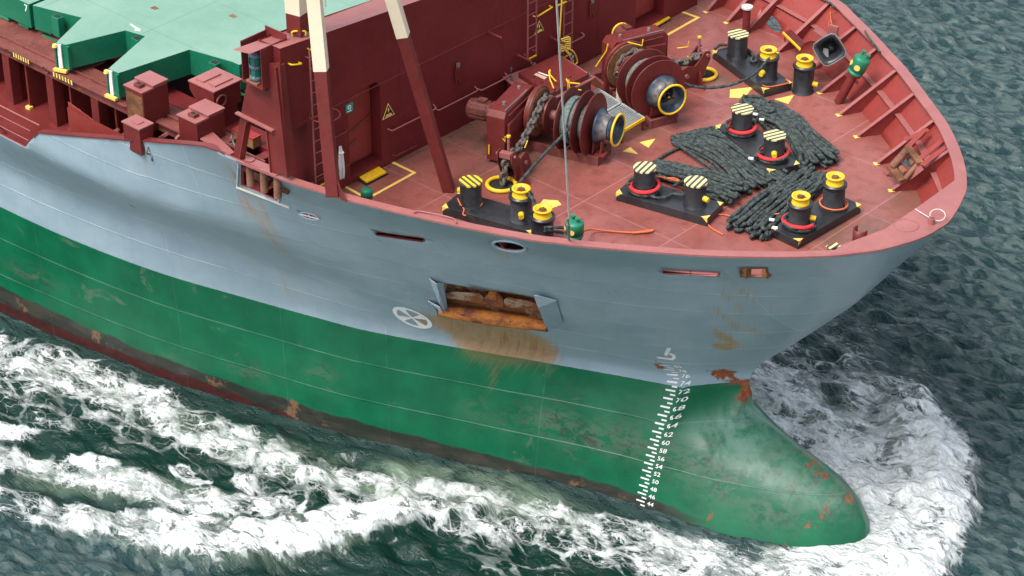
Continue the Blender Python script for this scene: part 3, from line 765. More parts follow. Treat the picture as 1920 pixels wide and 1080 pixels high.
# ================================================================== anchor pocket
def pocket():
    P=[hit(p) for p in POCKET]; cen=sum(P,Vector())/4
    h,n=hulln(cen.x,cen.z); inn=-n; inn.z*=.3; inn.normalize()
    m=SB(); dep=.5; U=[p+inn*.02 for p in P]
    D=dens([(0,0)]*4,1)
    B=[P[0]+inn*dep+Vector((.1,0,.25)),P[1]+inn*dep+Vector((-.1,0,.25)),P[2]+inn*dep*.55,P[3]+inn*dep*.55]
    for k in range(4): m.add([U[k],U[(k+1)%4],B[(k+1)%4],B[k]],[(0,1,2,3)])
    m.add(B,[(0,1,2,3)]); pk=m.build('anchor_pocket','pocketrust')
    # lower lip roll
    l=SB(); a=hit((826,578));b=hit((1028,607)); c=(a+b)/2
    pth=[]; rr=[]
    for k in range(17):
        f=k/16; q=hit((826+(1028-826)*f,579+(608-579)*f)); pth.append(q+n*.04+Vector((0,0,-.02))); rr.append(.16+.05*math.sin(f*PI)+.012*random.random())
    l.tube(pth,rr,14); l.build('pocket_lip','lip')
    # stockless anchor: crown, shank and two flukes
    an=empty('anchor','rusty stockless anchor housed in the hull pocket','anchor',cen+inn*.25)
    O=Vector(an.location); X=(hit((1000,600))-hit((850,580))).normalized(); Zd=(hit((925,545))-hit((925,590))).normalized()
    def W(x,y,z): return X*x-inn*y*-1*-1+Zd*z if False else X*x+inn*(-y)+Zd*z
    def WP(L_): return [W(*q) for q in L_]
    m=MB(); m.prism(WP([(-.34,.0,-.42),(.34,.0,-.42),(.26,.0,.15),(.16,.0,.42),(-.16,.0,.42),(-.26,0,.15)]),W(0,.14,0)); m.build('crown','lip',an,bevel=.03)
    m=MB(); m.prism(WP([(-.13,.02,.2),(.13,.02,.2),(.11,.02,.75),(-.11,.02,.75)]),W(0,.2,0)); m.build('shank','lip',an,bevel=.02)
    for s in (-1,1):
        m=MB(); m.prism(WP([(s*.30,.05,-.4),(s*1.45,.05,-.30),(s*1.62,.05,-.05),(s*1.15,.05,.22),(s*.42,.05,.32),(s*.30,.05,.1)]),W(0,.05,0)); m.build('fluke','pocketrust',an,bevel=.03)
    # grey guide fins either side
    def fin(pp,out,mat='greypaint',th=.03):
        Q=[hit(p)+n*o for p,o in zip(pp,out)]; f=SB(); f.prism(Q,n*th); f.build('pocket_fin',mat)
    fin([(805,520),(821,523),(838,580),(829,578)],[.02,.14,.10,.02]); fin([(821,523),(832,531),(840,582),(833,580)],[.12,.0,.0,.12],'greydull')
    fin([(803,562),(828,566),(834,577),(821,576)],[.02,.16,.16,.04]); fin([(803,562),(821,576),(822,590),(806,588)],[.01,.10,.04,.01],'greydull')
    fin([(1004,543),(1012,544),(1044,560),(1012,566)],[.16,.16,.04,.16]); fin([(1012,566),(1044,560),(1056,602),(1030,609)],[.14,.03,.03,.14],'greydull')
    fin([(1004,543),(1012,566),(1030,610),(1022,607)],[.16,.14,.10,.0],'greydull')
pocket()
# ---- markings painted on the plating, laid on the hull by its own x,z
def on_hull(P2,off=.012):
    out=[]
    for x,z in P2:
        h,n=hulln(x,z); out.append(h+n*off)
    return out
def decal_poly(P2,name,mat,k=4,m=None,parent=None):
    own=m is None; m=m or SB(); 
    V=[Vector(p) for p in dens(P2,k)]; n=len(V); r=delaunay_2d_cdt(V,[(i,(i+1)%n) for i in range(n)],[],1,1e-6)
    m.add(on_hull([(v.x,v.y) for v in r[0]]),[tuple(f) for f in r[2]])
    if own: return m.build(name,mat,fix=True)
def text_mesh(txt,size):
    cu=bpy.data.curves.new('t','FONT'); cu.body=txt; cu.size=size; cu.resolution_u=3; cu.offset=.003*size/.2
    o=bpy.data.objects.new('t',cu); COL.objects.link(o); dg=bpy.context.evaluated_depsgraph_get()
    me=o.evaluated_get(dg).to_mesh(); vs=[v.co.copy() for v in me.vertices]; fs=[list(p.vertices) for p in me.polygons]; o.to_mesh_clear() if False else None
    vs=[(v.x,v.y) for v in vs]; bpy.data.objects.remove(o); bpy.data.curves.remove(cu); return vs,fs
for k in range(42,81):
    z=-.36+(k-42)*.1185; px=float(np.interp(z,[-.36,.58,1.4,2.34,3.16,3.41,3.8,4.13],[1213,1229,1249,1268,1284,1285,1279,1271])) 
    # keep the column plumb on the plating
    x0=-6.82-.10*max(0,(z-3.2)); wln=.27 if k%2==0 else .15
    xl=x0-(.33 if k%2==0 else .24)
    m=SB(); 
    if k%2==0:
        decal_poly([(xl,z-.028),(xl+wln,z-.028),(xl+wln,z+.022),(xl,z+.022)],'tick','white',1,m)
        vs,fs=text_mesh(str(k),.175)
        q=[(x0+.03+v[0]*1.12,z-.062+v[1]) for v in vs]; m.add(on_hull(q),fs)
    else: decal_poly([(xl+.06,z-.025),(xl+.06+wln,z-.025),(xl+.06+wln,z+.02),(xl+.06,z+.02)],'tick','white',1,m)
    m.build('draught_mark','white')
def pxpoly(P): 
    H=[hit(p) for p in P]; return [(h.x,h.z) for h in H]
m=SB(); decal_poly(pxpoly([(1251,651),(1259,652),(1253,664),(1249,667),(1245,664)]),'','',2,m)
decal_poly(pxpoly([(1231,668),(1233,671),(1262,675),(1268,670),(1265,664),(1256,661),(1255,664),(1261,667),(1259,671),(1250,670)]),'','',2,m)
m.build('bulbous_bow_mark','white')
def thruster():
    h=hit((773,595)); cx,cz=h.x,h.z; m=SB(); rr=.52
    for k in range(40):
        a,b=2*PI*k/40,2*PI*(k+1)/40
        q=[(cx+rr*math.cos(a),cz+rr*math.sin(a)),(cx+rr*math.cos(b),cz+rr*math.sin(b)),(cx+.78*rr*math.cos(b),cz+.78*rr*math.sin(b)),(cx+.78*rr*math.cos(a),cz+.78*rr*math.sin(a))]
        m.add(on_hull(q),[(0,1,2,3)])
    for k in range(4):
        a=R(20+90*k); 
        for j in range(5):
            r0=.8*rr*j/5; r1=.8*rr*(j+1)/5; w0=.05+.30*max(0,(r0/rr-.1))*1.0; w1=.05+.30*max(0,(r1/rr-.1))
            u=(math.cos(a),math.sin(a)); v=(-u[1],u[0]); w0*=.5;w1*=.5
            m.add(on_hull([(cx+u[0]*r0+v[0]*w0,cz+u[1]*r0+v[1]*w0),(cx+u[0]*r0-v[0]*w0,cz+u[1]*r0-v[1]*w0),(cx+u[0]*r1-v[0]*w1,cz+u[1]*r1-v[1]*w1),(cx+u[0]*r1+v[0]*w1,cz+u[1]*r1+v[1]*w1)],.014),[(0,1,2,3)])
    m.build('thruster_mark','white')
thruster()
# ================================================================== BREAKWATER WALL
T=.85      # depth of its flat top
def wz(y): return float(np.interp(y,[-10.9,-9.6,-4.3,9],[14.75,14.68,14.2,14.1]))
def wallpart():
    m=SB(); yl=-9.62; yr=8.3
    # front plate with two door openings (y, z) cut by cdt
    out=[(yl,12.1),(yl,wz(yl)),(-4.3,wz(-4.3)),(yr,wz(yr)),(yr,DZ),(-8.78,DZ),(-8.78,12.1)]
    doors=[[(-7.25,DZ+.22),(-5.98,DZ+.22),(-5.98,12.2),(-6.15,12.35),(-7.0,12.35),(-7.25,12.1)],[(5.2,DZ+.22),(6.6,DZ+.22),(6.6,12.2),(6.4,12.35),(5.4,12.35),(5.2,12.2)]]
    V=[Vector(p) for p in out]; E=[(i,(i+1)%len(out)) for i in range(len(out))]
    for d in doors:
        o=len(V); V+=[Vector(p) for p in d]; E+=[(o+i,o+(i+1)%len(d)) for i in range(len(d))]
    r=delaunay_2d_cdt(V,E,[],1,1e-5)
    def ins(x,y,P):
        c=False;n=len(P)
        for k in range(n):
            x1,y1=P[k];x2,y2=P[(k+1)%n]
            if (y1>y)!=(y2>y) and x<(x2-x1)*(y-y1)/(y2-y1)+x1: c=not c
        return c
    fs=[]
    for f in r[2]:
        cx=sum(r[0][i].x for i in f)/3; cy=sum(r[0][i].y for i in f)/3
        if not any(ins(cx,cy,d) for d in doors): fs.append(tuple(f))
    m.add([(WX,v.x,v.y) for v in r[0]],fs)
    for d in doors:
        n=len(d)
        m.add([(WX,y,z) for y,z in d]+[(WX-.45,y,z) for y,z in d],[(i,(i+1)%n,n+(i+1)%n,n+i) for i in range(n)])
        m.add([(WX-.45,y,z) for y,z in d],[tuple(range(n))])
    # sides, back and lower left jamb
    m.plate([(WX,yr,DZ-.01),(WX,yr,wz(yr)),(WX-T,yr,wz(yr)),(WX-T,yr,DZ-.01)])
    m.plate([(WX,yl,12.1),(WX,yl,wz(yl)),(WX-T,yl,wz(yl)),(WX-T,yl,12.1)])
    m.plate([(WX,-8.78,DZ),(WX,-8.78,12.1),(WX-T,-8.78,12.1),(WX-T,-8.78,DZ)])
    m.plate([(WX,yl,12.1),(WX,-8.78,12.1),(WX-T,-8.78,12.1),(WX-T,yl,12.1)])
    m.plate([(WX-T,yl,12.1),(WX-T,yl,wz(yl)),(WX-T,-4.3,wz(-4.3)),(WX-T,yr,wz(yr)),(WX-T,yr,9.3),(WX-T,-8.78,9.3),(WX-T,-8.78,12.1)])
    wl=m.build('breakwater_wall','redwall',fix=False)
    c=MB(); c.add([(WX+.015,yl-.02,wz(yl)+.003),(WX+.015,-4.3,wz(-4.3)+.003),(WX+.015,yr,wz(yr)+.003),(WX-T-.02,yr,wz(yr)+.003),(WX-T-.02,-4.3,wz(-4.3)+.003),(WX-T-.02,yl-.9,wz(yl)+.003),(WX-.35,yl-.75,wz(yl)+.003),(WX-.3,yl-.02,wz(yl)+.003)],[(0,1,4,5,6,7),(1,2,3,4)]); c.build('wall_top','railpaint',wl)
    s=MB()
    for za,zb_,y0,y1 in ((12.22,12.22,-9.6,8.3),): s.tube([(WX+.004,y0,za),(WX+.004,y1,zb_)],.012,6)
    for y in (-5.2,-.9,3.4): s.tube([(WX+.004,y,DZ),(WX+.004,y,wz(y))],.008,6)
    s.build('weld_seam','red',wl)
    for y0,y1 in ((-7.25,-5.98),(5.2,6.6)):
        d=MB(); d.box(((WX-.40),(y0+y1)/2,11.0),(.05,y1-y0-.06,2.2)); d.build('door','bulwarkred',wl,bevel=.01)
        h=MB(); a=Vector((WX-.33,y0+.15,10.9)); h.tube([a,a+Vector((.05,.1,.05)),a+Vector((.05,.95,.28)),a+Vector((0,1.05,.3))],.022,8); h.tube([(WX-.33,y0+.3,10.55),(WX-.33,y0+.6,10.62)],.02,6); h.build('door_handrail','red',wl)
    # handrails along the wall
    for y0,y1,z in ((-5.75,-3.9,10.72),(-3.85,-2.15,10.62),(-2.05,-.85,10.56),(1.9,2.6,10.62)):
        h=MB(); h.tube(smooth_path([(WX+.02,y0,z),(WX+.16,y0+.04,z-.02),(WX+.17,y0+.2,z-.02),(WX+.17,y1-.2,z-.02),(WX+.16,y1-.04,z),(WX+.02,y1,z+.05)],4),.022,8); h.build('handrail','redlight',wl)
    for y0,y1,z in ((-5.62,-4.7,9.85),(-9.0,-8.25,10.35),(-8.1,-7.35,10.35),(-8.0,-7.4,11.4),):
        h=MB(); h.tube([(WX+.02,y0,z),(WX+.14,y0+.03,z-.03),(WX+.14,y1-.03,z-.03),(WX+.02,y1,z)],.018,8); h.build('grab_rail','red',wl)
    # ladders
    def ladder(y0,y1,zb_,zt,yel):
        l=MB()
        for y in (y0,y1): l.box((WX+.16,y,(zb_+zt)/2),(.05,.02,zt-zb_))
        for z in (zb_+.15,zt-.3): l.box((WX+.08,y0,z),(.16,.02,.03)); l.box((WX+.08,y1,z),(.16,.02,.03))
        k=zb_+.05; o=l.build('ladder','redlight',wl)
        r_=MB(); 
        z=zb_+.35
        while z<zt: r_.cyl((WX+.16,y0,z),(WX+.16,y1,z),.012,.012,8); z+=.37
        r_.build('rung','redlight',o)
        y_=MB(); y_.box((WX+.16,(y0+y1)/2,zb_+.03),(.04,y1-y0,.035)); y_.build('yellow_rung','yellow',o)
    ladder(-8.72,-8.3,10.1,14.4,1); ladder(.0,.38,10.75,14.2,1); ladder(1.62,2.0,10.2,14.1,1)
    h=MB(); h.torus((WX+.40,-8.5,12.4),(0,0,1),.42,.02,30,8,a0=R(-10),a1=R(370)); h.build('ladder_hoop','red',wl)
    for (p0,p1) in (((541,119),(560,117)),((577,91),(589,88)),((548,67),(573,66))):
        a=onx(p0,WX);b=onx(p1,WX)
        if p0[1]==67: a=onz(p0,14.65);b=onz(p1,14.65); q=Vector((0,0,.12))
        else: q=Vector((.12,0,0))
        h=MB(); h.tube(smooth_path([a,a+q+(b-a)*.05,b+q-(b-a)*.05,b],4),.025,8); h.build('yellow_grab_handle','yellow',wl)
    a=onx((1000,30),WX);b=onx((1030,11),WX); h=MB(); h.tube([a,a+Vector((.12,0,0)),b+Vector((.12,0,0)),b],.025,8); h.build('yellow_grab_handle','yellow',wl)
    a=onx((1046,11),WX+.18);b=onx((1060,3),WX+.18); h=MB(); h.box((a+b)/2,(.04,.42,.04)); h.build('yellow_grab_handle','yellow',wl)
    # pipe stubs
    for p in ((915,60),(970,103),(1032,70)):
        a=onx(p,WX); h=MB(); h.cyl(a,a+Vector((.55,.0,-.02)),.04,.04,10); h.cyl(a+Vector((.02,0,0)),a+Vector((.04,0,0)),.08,.08,10); h.build('pipe_stub','red',wl)
    # bundles of thin chain hanging from a hook
    for p in ((856,122),(1108,2)):
        a=onx(p,WX)
        h=MB()
        for s_ in (-.07,0,.06): h.tube(smooth_path([a+Vector((.05,0,.1)),a+Vector((.07,s_-.03,-.15)),a+Vector((.06,s_,-.45-abs(s_)*2)),a+Vector((.07,s_+.04,-.2)),a+Vector((.05,.01,.1))],5),.018,6)
        h.build('hung_chain','red',wl); h=MB(); h.box(a+Vector((.06,0,.02)),(.06,.1,.12)); h.build('hook_clamp','steel',wl)
    return wl
wall=wallpart()
def wall_sign(px,label,cat,w_,tri=True):
    a=onx(px,WX)+Vector((.02,0,0))
    if tri:
        m=MB(); h=w_*.92; m.prism([(0,-w_/2,-h/2),(0,w_/2,-h/2),(0,0,h/2)],(.008,0,0)); o=m.build('warning_sign','paleyellow'); o.location=a
        k=MB(); s=.86; k.prism([(.009,-w_/2*s,-h/2+.02),(.009,w_/2*s,-h/2+.02),(.009,0,h/2-.05)],(.002,0,0)); k.build('sign_face','black',o)
        k=MB(); k.prism([(.0115,-.02,.06),(.0115,.03,.06),(.0115,.008,.01),(.0115,.035,.01),(.0115,-.012,-.09),(.0115,.0,-.02),(.0115,-.03,-.02)],(.002,0,0)); k.box((.013,0,-h*.30),(.003,w_*.42,.03)); k.box((.013,0,-h*.40),(.003,w_*.55,.03)); k.build('sign_symbol','paleyellow',o)
    else:
        m=MB(); m.box((0,0,0),(.01,w_,w_)); o=m.build('sign_plate','teal'); o.location=a
        k=MB(); k.torus((.007,0,.02),(1,0,0),w_*.2,.012,16,6); k.box((.008,0,-w_*.36),(.003,w_*.6,.02)); k.build('sign_symbol','white',o)
    tag(o,label,cat)
wall_sign((727,206),'yellow and black triangular warning sign on red wall right of the doorway','sign',.48)
wall_sign((1010,49),'yellow and black triangular warning sign on red wall right of the wall ladder','sign',.42)
wall_sign((654,202),'small green square sign with white ring on red wall','sign',.26,False)
# A frame that carries the wall wing and the light screen
def aframe():
    m=SB(); y=-9.80; th=.05
    A=ony((447,292),y); B=ony((527,332),y+.0)
    def Y(px): p=ony(px,y); return Vector((p.x,y,p.z))
    a0,a1=Y((437,293)),Y((464,303)); t0,t1=Y((473,118)),Y((532,120)); b0,b1=Y((510,330)),Y((527,332)); tm=Y((500,135))
    o=[a0,Y((460,170)),Y((472,120)),Y((524,118)),Y((540,330)),Y((508,322)),Y((500,238)),Y((490,230)),Y((472,224)),Y((466,226)),Y((460,246)),Y((449,297))]
    m.prism(o,(0,.05,0)); fr=m.build('side_frame','red')
    k=MB(); k.bar(Y((446,210))+Vector((0,-.05,0)),Y((515,244))+Vector((0,-.05,0)),.12,.05); k.build('cross_rib','railpaint',fr)
    k=MB(); k.bar(Y((519,125))+Vector((0,.1,0)),Y((541,331))+Vector((0,.1,0)),.34,.05,(1,0,0)); k.build('side_flange','red',fr)
    k=MB(); k.bar(Y((463,228))+Vector((0,.06,0)),Y((450,300))+Vector((0,.06,0)),.22,.03,(1,0,0)); k.bar(Y((501,240))+Vector((0,.06,0)),Y((509,322))+Vector((0,.06,0)),.22,.03,(1,0,0)); k.build('inner_flange','bulwarkred',fr)
    return fr
fr=aframe()
# side fairlead rollers under the frame
def sidefair():
    o=empty('roller_fairlead','rusty roller fairlead set in the hull side under the red frame','fairlead',ony((486,341),-9.75))
    Rr=Vector(o.location)
    def q(p,d=.25): h=ony(p,-9.78); return Vector((h.x,h.y+d,h.z))-Rr
    for p0,p1 in (((462,309),(464,350)),((488,320),(490,362)),((514,333),(515,373))):
        m=MB(); m.cyl(q(p0,.12),q(p1,.12),.11,.11,16); m.build('vertical_roller','rustbrown',o)
    for p0,p1 in (((455,322),(486,337)),((455,340),(486,352)),((490,338),(519,350)),((490,356),(519,370))):
        m=MB(); m.cyl(q(p0,.42),q(p1,.42),.09,.09,14); m.build('horizontal_roller','rust',o)
    m=MB(); m.bar(q((446,300),.1),q((521,330),.1),.35,.10); m.build('top_plate','railpaint',o,bevel=.01)
    m=MB(); a_=hit((443,350)); b_=hit((543,389)); m.bar(a_-Rr+Vector((0,.03,0)),b_-Rr+Vector((0,.03,0)),.13,.07); m.build('sill','sill',o,bevel=.01)
    m=MB(); m.bar(hit((446,303))-Rr+Vector((0,.02,0)),hit((444,350))-Rr+Vector((0,.02,0)),.06,.05,(1,0,0)); m.bar(hit((523,340))-Rr+Vector((0,.02,0)),hit((522,379))-Rr+Vector((0,.02,0)),.06,.05,(1,0,0)); m.build('jamb_strip','greypaint',o)
    m=MB(); 
    for p in ((463,306),(488,318)): m.cyl(q(p,.12)+Vector((0,0,.05)),q(p,.12)+Vector((0,0,.08)),.13,.13,12)
    m.build('roller_cap','railpaint',o)
sidefair()
# light screen with the green starboard light
def lightbox():
    y=-9.55; base=ony((492,163),-10.05)
    X0=base.x; z0=base.z-.05
    o=empty('light_screen','open red steel light screen on top of the side frame','light screen',(X0,y,z0))
    w_,h_,d_=1.15,1.15,.75
    m=MB(); m.box((-.38,-.04,-.02),(.82,.96,.04)); m.build('floor_plate','red',o)
    k=MB(); k.bar((-.76,-.5,h_/2),(-.76,.4,h_/2),.03,h_); k.build('side_panel','red',o)
    k=MB(); k.bar((0,-.5,h_/2),(0,.4,h_/2),.03,h_); k.build('side_panel','red',o)
    k=MB(); k.bar((-.78,.42,h_/2+.06),(.03,.42,h_/2+.06),.03,h_+.12); k.build('back_panel','red',o)
    for x in (-.55,-.12): 
        k=MB(); k.prism([(x,-.42,-.05),(x,.05,-.05),(x,.05,-.5)],(.02,0,0)); k.build('bracket','red',o)
    L=empty('navigation_light','green twin lens navigation light standing inside the red light screen','navigation light',(X0-.42,y-.30,z0+.0))
    m=MB(); m.box((0,0,.03),(.42,.42,.05)); m.build('base_plate','rustbrown',L)
    m=MB(); m.lathe((0,0,.06),(0,0,1),[(0,0),(0,.19),(.12,.20),(.14,.17)],20); m.build('case','lampcase',L)
    m=MB(); m.cyl((0,0,.16),(0,0,.40),.155,.155,20); m.build('lens','glassgreen',L)
    m=MB(); m.lathe((0,0,.40),(0,0,1),[(0,.17),(.02,.20),(.09,.20),(.11,.17)],20); m.build('case','lampcase',L)
    m=MB(); m.cyl((0,0,.49),(0,0,.74),.155,.155,20); m.build('lens','glassgreen',L)
    m=MB(); m.lathe((0,0,.74),(0,0,1),[(0,.17),(.01,.20),(.06,.20),(.13,.12),(.14,0)],20)
    for a in range(4): m.cyl((.19*math.cos(a*PI/2+.6),.19*math.sin(a*PI/2+.6),.1),(.19*math.cos(a*PI/2+.6),.19*math.sin(a*PI/2+.6),.8),.012,.012,6)
    m.build('case','lampcase',L)
lightbox()
# foremast: post and two raking legs, cream above the red
AP=Vector((-14.81,-8.55,26.0)); MBASE=Vector((-14.81,-8.55,14.66))
mast=empty('foremast','tripod foremast with cream painted legs over red feet','mast',MBASE)
def leg(p0,p1,wd,zc,name='leg',rz=.6):
    p0=Vector(p0)-MBASE; p1=Vector(p1)-MBASE; f=(zc-MBASE.z-p0.z)/(p1.z-p0.z); q=p0.lerp(p1,f)
    a=MB(); d=(p1-p0).normalized(); n=4
    def sq(m,c0,c1,w0,w1):
        u,v=m.frame(d); rot=Matrix.Rotation(rz,3,d); u=rot@u; v=rot@v; vs=[]
        for c,ww in ((c0,w0),(c1,w1)):
            for sx,sy in ((-1,-1),(1,-1),(1,1),(-1,1)): vs.append(c+u*sx*ww/2+v*sy*ww/2)
        m.add(vs,[(3,2,1,0),(4,5,6,7)]+[(i,(i+1)%4,4+(i+1)%4,4+i) for i in range(4)])
    sq(a,p0,q,wd,wd); o=a.build(name,'red',mast,bevel=.012)
    b=MB(); sq(b,q,p1,wd+.02,wd+.01); b.build('cream_upper_leg','cream',o,bevel=.012)
    return o
ZB1=ony((603,132),-9.1).z; 
fB=onz((625,366),RZ); fC=onz((842,357),DZ)
def zat(p0,p1,py):
    # height on the leg where it crosses a photo row
    lo,hi=0,1
    for _ in range(30):
        f=(lo+hi)/2; P=Vector(p0).lerp(Vector(p1),f); v=P-CAM; yy=540-FPX*v.dot(up)/v.dot(fw)
        if yy>py: lo=f
        else: hi=f
    return Vector(p0).lerp(Vector(p1),lo).z
leg(fB,AP,.34,zat(fB,AP,131)); leg(fC,AP,.31,zat(fC,AP,67)); leg(MBASE+Vector((0,0,-.02)),AP,.46,zat(MBASE,AP,22),rz=.2)
m=MB(); a=fB-MBASE; m.prism([a+Vector((-.5,.1,-.0)),a+Vector((.55,-.05,0)),a+Vector((.1,.0,.55)),a+Vector((-.1,.05,.55))],(0,.04,0)); m.build('foot_gusset','red',mast)
m=MB()
l0=onz((582,40),16.0)-MBASE
for s in (0,.42): m.cyl((.38,.25+s,.6),(.38,.25+s,8),.022,.022,8)
for z in range(20): m.cyl((.38,.25,.9+z*.36),(.38,.67,.9+z*.36),.014,.014,8)
m.cyl((0,.3,.95),(.38,.3,.95),.02,.02,6); m.build('mast_ladder','cream',mast)
wst=empty('stay_wire','thin steel stay wire running up from the near rail','wire',onz((1067,450),RZ+.03))
top=CAM+ray((1040,-60))*((22-CAM.z)/ray((1040,-60)).z); 
m=MB(); m.cyl((0,0,.6),top-Vector(wst.location),.022,.022,6); m.build('wire','whitecord',wst)
m=MB(); d=(top-Vector(wst.location)).normalized(); m.cyl((0,0,0),d*.25,.03,.03,8); m.cyl(d*.2,d*.95,.045,.045,8); m.cyl(d*.9,d*1.3,.025,.025,6); m.build('turnbuckle','steel',wst)
# ================================================================== AFT: coaming rail, pillars, hatch covers
CZ=9.66
def beam():
    m=SB(); y0,y1=-8.55,-7.05
    m.box2((-60,y0,CZ-.28),(-16.9,y0+.05,CZ)); m.box2((-60,y0-.10,CZ-.0),(-16.9,y0+.18,CZ+.06)); m.box2((-60,y0+.36,CZ+.003),(-16.9,y0+.42,CZ+.08)); b=m.build('hatch_rail_beam','grey_red',bevel=.008)
    # plank like ledge with two slots where the supports stop short
    k=SB(); k.box2((-60,y0+.05,CZ-.06),(-25.2,y1,CZ+.001)); k.box2((-25.2,y0+.05,CZ-.06),(-18.6,y0+.95,CZ+.001)); k.build('coaming_ledge','grey_red')
    k=SB(); k.box2((-60,-7.05,MZ),(-26.0,-6.9,CZ)); k.box2((-26,-6.75,MZ),(-15.5,-6.6,CZ-.25)); k.box2((-26,-7.3,CZ-.40),(-16,-6.6,CZ-.22)); k.build('coaming_wall','redwall')
    x=-30.6
    while x<-17:
        k=SB(); k.box2((x,-8.5,MZ),(x+.32,-7.3,CZ-.28)); k.box2((x+.9,-8.35,MZ),(x+.98,-7.5,CZ-.28)); k.box2((x+.34,-8.56,MZ+.003),(x+.42,-8.2,CZ-.28)); k.build('coaming_stay','red'); 
        f=SB(); f.box2((x+.85,-8.45,MZ+.004),(x+1.05,-8.3,MZ+.09)); f.build('yellow_foot','paleyellow')
        x+=2.13
    for p0,p1 in (((24,106),(56,124)),((99,146),(138,168))):
        a=ony(p0,-8.66);b=ony(p1,-8.66)
        n=7
        for i in range(n):
            c=a.lerp(b,(i+.5)/n); k=SB(); k.box((c.x,y0-.106,CZ-.02+.01),((b.x-a.x)/n*.5,.012,.15)); k.build('yellow_hazard_stripe','paleyellow')
        k=SB(); c=(a+b)/2; k.box((c.x,y0-.102,CZ-.01),(abs(b.x-a.x),.008,.16)); k.build('hazard_backing','black')
    for p in ((13,101),(83,140),(238,221)):
        c=ony(p,-8.7); k=SB(); k.torus((c.x,y0-.08,CZ-.02),(0,1,0.3),.12,.02,20,8); k.build('lashing_ring','grey_red')
beam()
def hatch(px,label,group=None):
    pass
HZ=10.68
def hz(p): q=onz(p,HZ); return (q.x,q.y)
def hatch_covers():
    H1=empty('hatch_cover','large pale green hatch cover with two long side arms behind the red wall','hatch cover',(-22,0,HZ-1),group='green steel hatch covers')
    L=Vector(H1.location)
    # plan outline: side edge with two arms reaching to the rail
    P=[hz(p) for p in [(61,10),(153,33),(105,80),(124,84),(235,57),(272,68),(203,129),(222,137),(355,93),(436,116),(457,106)]]
    back=[(-15.75,P[-1][1]+.25),(-15.75,9.0),(-27.9,9.0)]
    poly=P[:-1]+[(-20.45,P[-2][1]),(-20.3,-4.9),(-15.75,-4.9),(-15.75,9.0),(P[0][0],9.0)]
    m=MB(); n=len(poly); V=[Vector(p) for p in poly]; r=delaunay_2d_cdt(V,[(i,(i+1)%n) for i in range(n)],[],1,1e-5)
    m.add([Vector((v.x,v.y,HZ))-L for v in r[0]],[tuple(f) for f in r[2]]); m.build('top_plate','hatch',H1)
    s=MB(); zb_=HZ-.82
    for i in range(n):
        a,b=poly[i],poly[(i+1)%n]; z0=zb_
        s.add([Vector((a[0],a[1],HZ-.004))-L,Vector((b[0],b[1],HZ-.004))-L,Vector((b[0],b[1],z0))-L,Vector((a[0],a[1],z0))-L],[(0,1,2,3)])
    s.add([Vector((v.x,v.y,zb_))-L for v in r[0]],[tuple(f)[::-1] for f in r[2]])
    s.build('side_plate','hatchgreen',H1,fix=False)
    # white tipped arm ends
    for a,b in (((105,80),(124,84)),((203,129),(222,137))):
        A=Vector((*hz(a),HZ));B=Vector((*hz(b),HZ)); d=(B-A).normalized(); nn=Vector((d.y,-d.x,0)); nn=nn if nn.y<0 else -nn
        e=MB(); e.bar(A+d*.12+nn*.03+Vector((0,0,-.02))-L,A+d*.12+nn*.03+Vector((0,0,-.80))-L,.13,.05,nn); e.build('white_end_strip','white',H1)
        e=MB(); e.bar(A+d*-.02+nn*.02+Vector((0,0,-.03))-L,A+d*-.02+nn*.02+Vector((0,0,-.8))-L,.05,.09,nn); e.box(A+d*.42+nn*.03+Vector((0,0,-.42))-L,(.09,.09,.78)); e.build('guide_bar','hatchgreen',H1)
        e=MB(); e.cyl(A+nn*.08+Vector((0,0,-.10))-L,A+nn*.08+Vector((0,0,-.02))-L,.09,.07,10); e.bar(A+nn*.1-d*.1+Vector((0,0,-.86))-L,A+nn*.1+d*.35+Vector((0,0,-.86))-L,.12,.08); e.build('corner_pad','paleyellow',H1)
    # cleat pockets along the side
    def pocket_(p,w_=.32):
        c=Vector((*hz(p),HZ)); e=MB(); e.bar(c+Vector((-w_/2,-.12,-.35))-L,c+Vector((w_/2,-.12,-.35))-L,.22,.66); e.build('cleat_pocket','hatchgreen',H1,bevel=.01)
        e=MB(); e.box(c+Vector((0,-.12,-.015))-L,(w_-.08,.16,.01)); e.build('pocket_hole','dark',H1)
    for p in ((113,27),(408,113),(262,68)): pocket_(p)
    for p in ((83,45),(373,130),(447,150),(243,90)):
        c=onz(p,CZ+.35); e=MB(); e.prism([c+Vector((-.28,0,-.3))-L,c+Vector((.28,0,-.3))-L,c+Vector((.18,.1,.22))-L,c+Vector((-.18,.1,.22))-L],(0,.25,0)); e.bar(c+Vector((.0,-.12,-.33))-L,c+Vector((.7,-.12,-.33))-L,.05,.06); e.build('wedge_stop','greenpaint',H1)
    # arrow painted white and a lifting socket
    a=onz((250,52),HZ+.004)-L; e=MB(); e.prism([a+Vector((-.28,.08,0)),a+Vector((.15,-.0,0)),a+Vector((.15,-.09,0)),a+Vector((.34,-.02,0)),a+Vector((.2,.10,0)),a+Vector((.2,.06,0)),a+Vector((-.24,.13,0))],(0,0,.004)); e.build('painted_arrow','white',H1)
    for p in ((437,30),(290,15)):
        a=onz(p,HZ+.004)-L; e=MB(); e.box(a,(.22,.16,.008)); e.build('lifting_socket','rust',H1)
    H2=empty('hatch_cover','pale green hatch cover at the far left edge, numbered 7 on its side','hatch cover',(-34,0,HZ-1),group='green steel hatch covers')
    L=Vector(H2.location); P0=hz((-30,-15)); P1=hz((56,9))
    x1=P1[0]-.05; y0=P1[1]+.0
    e=MB(); e.box2(Vector((-48,y0,HZ-.82))-L,Vector((x1,9,HZ-.004))-L); e.build('side_plate','hatchgreen',H2)
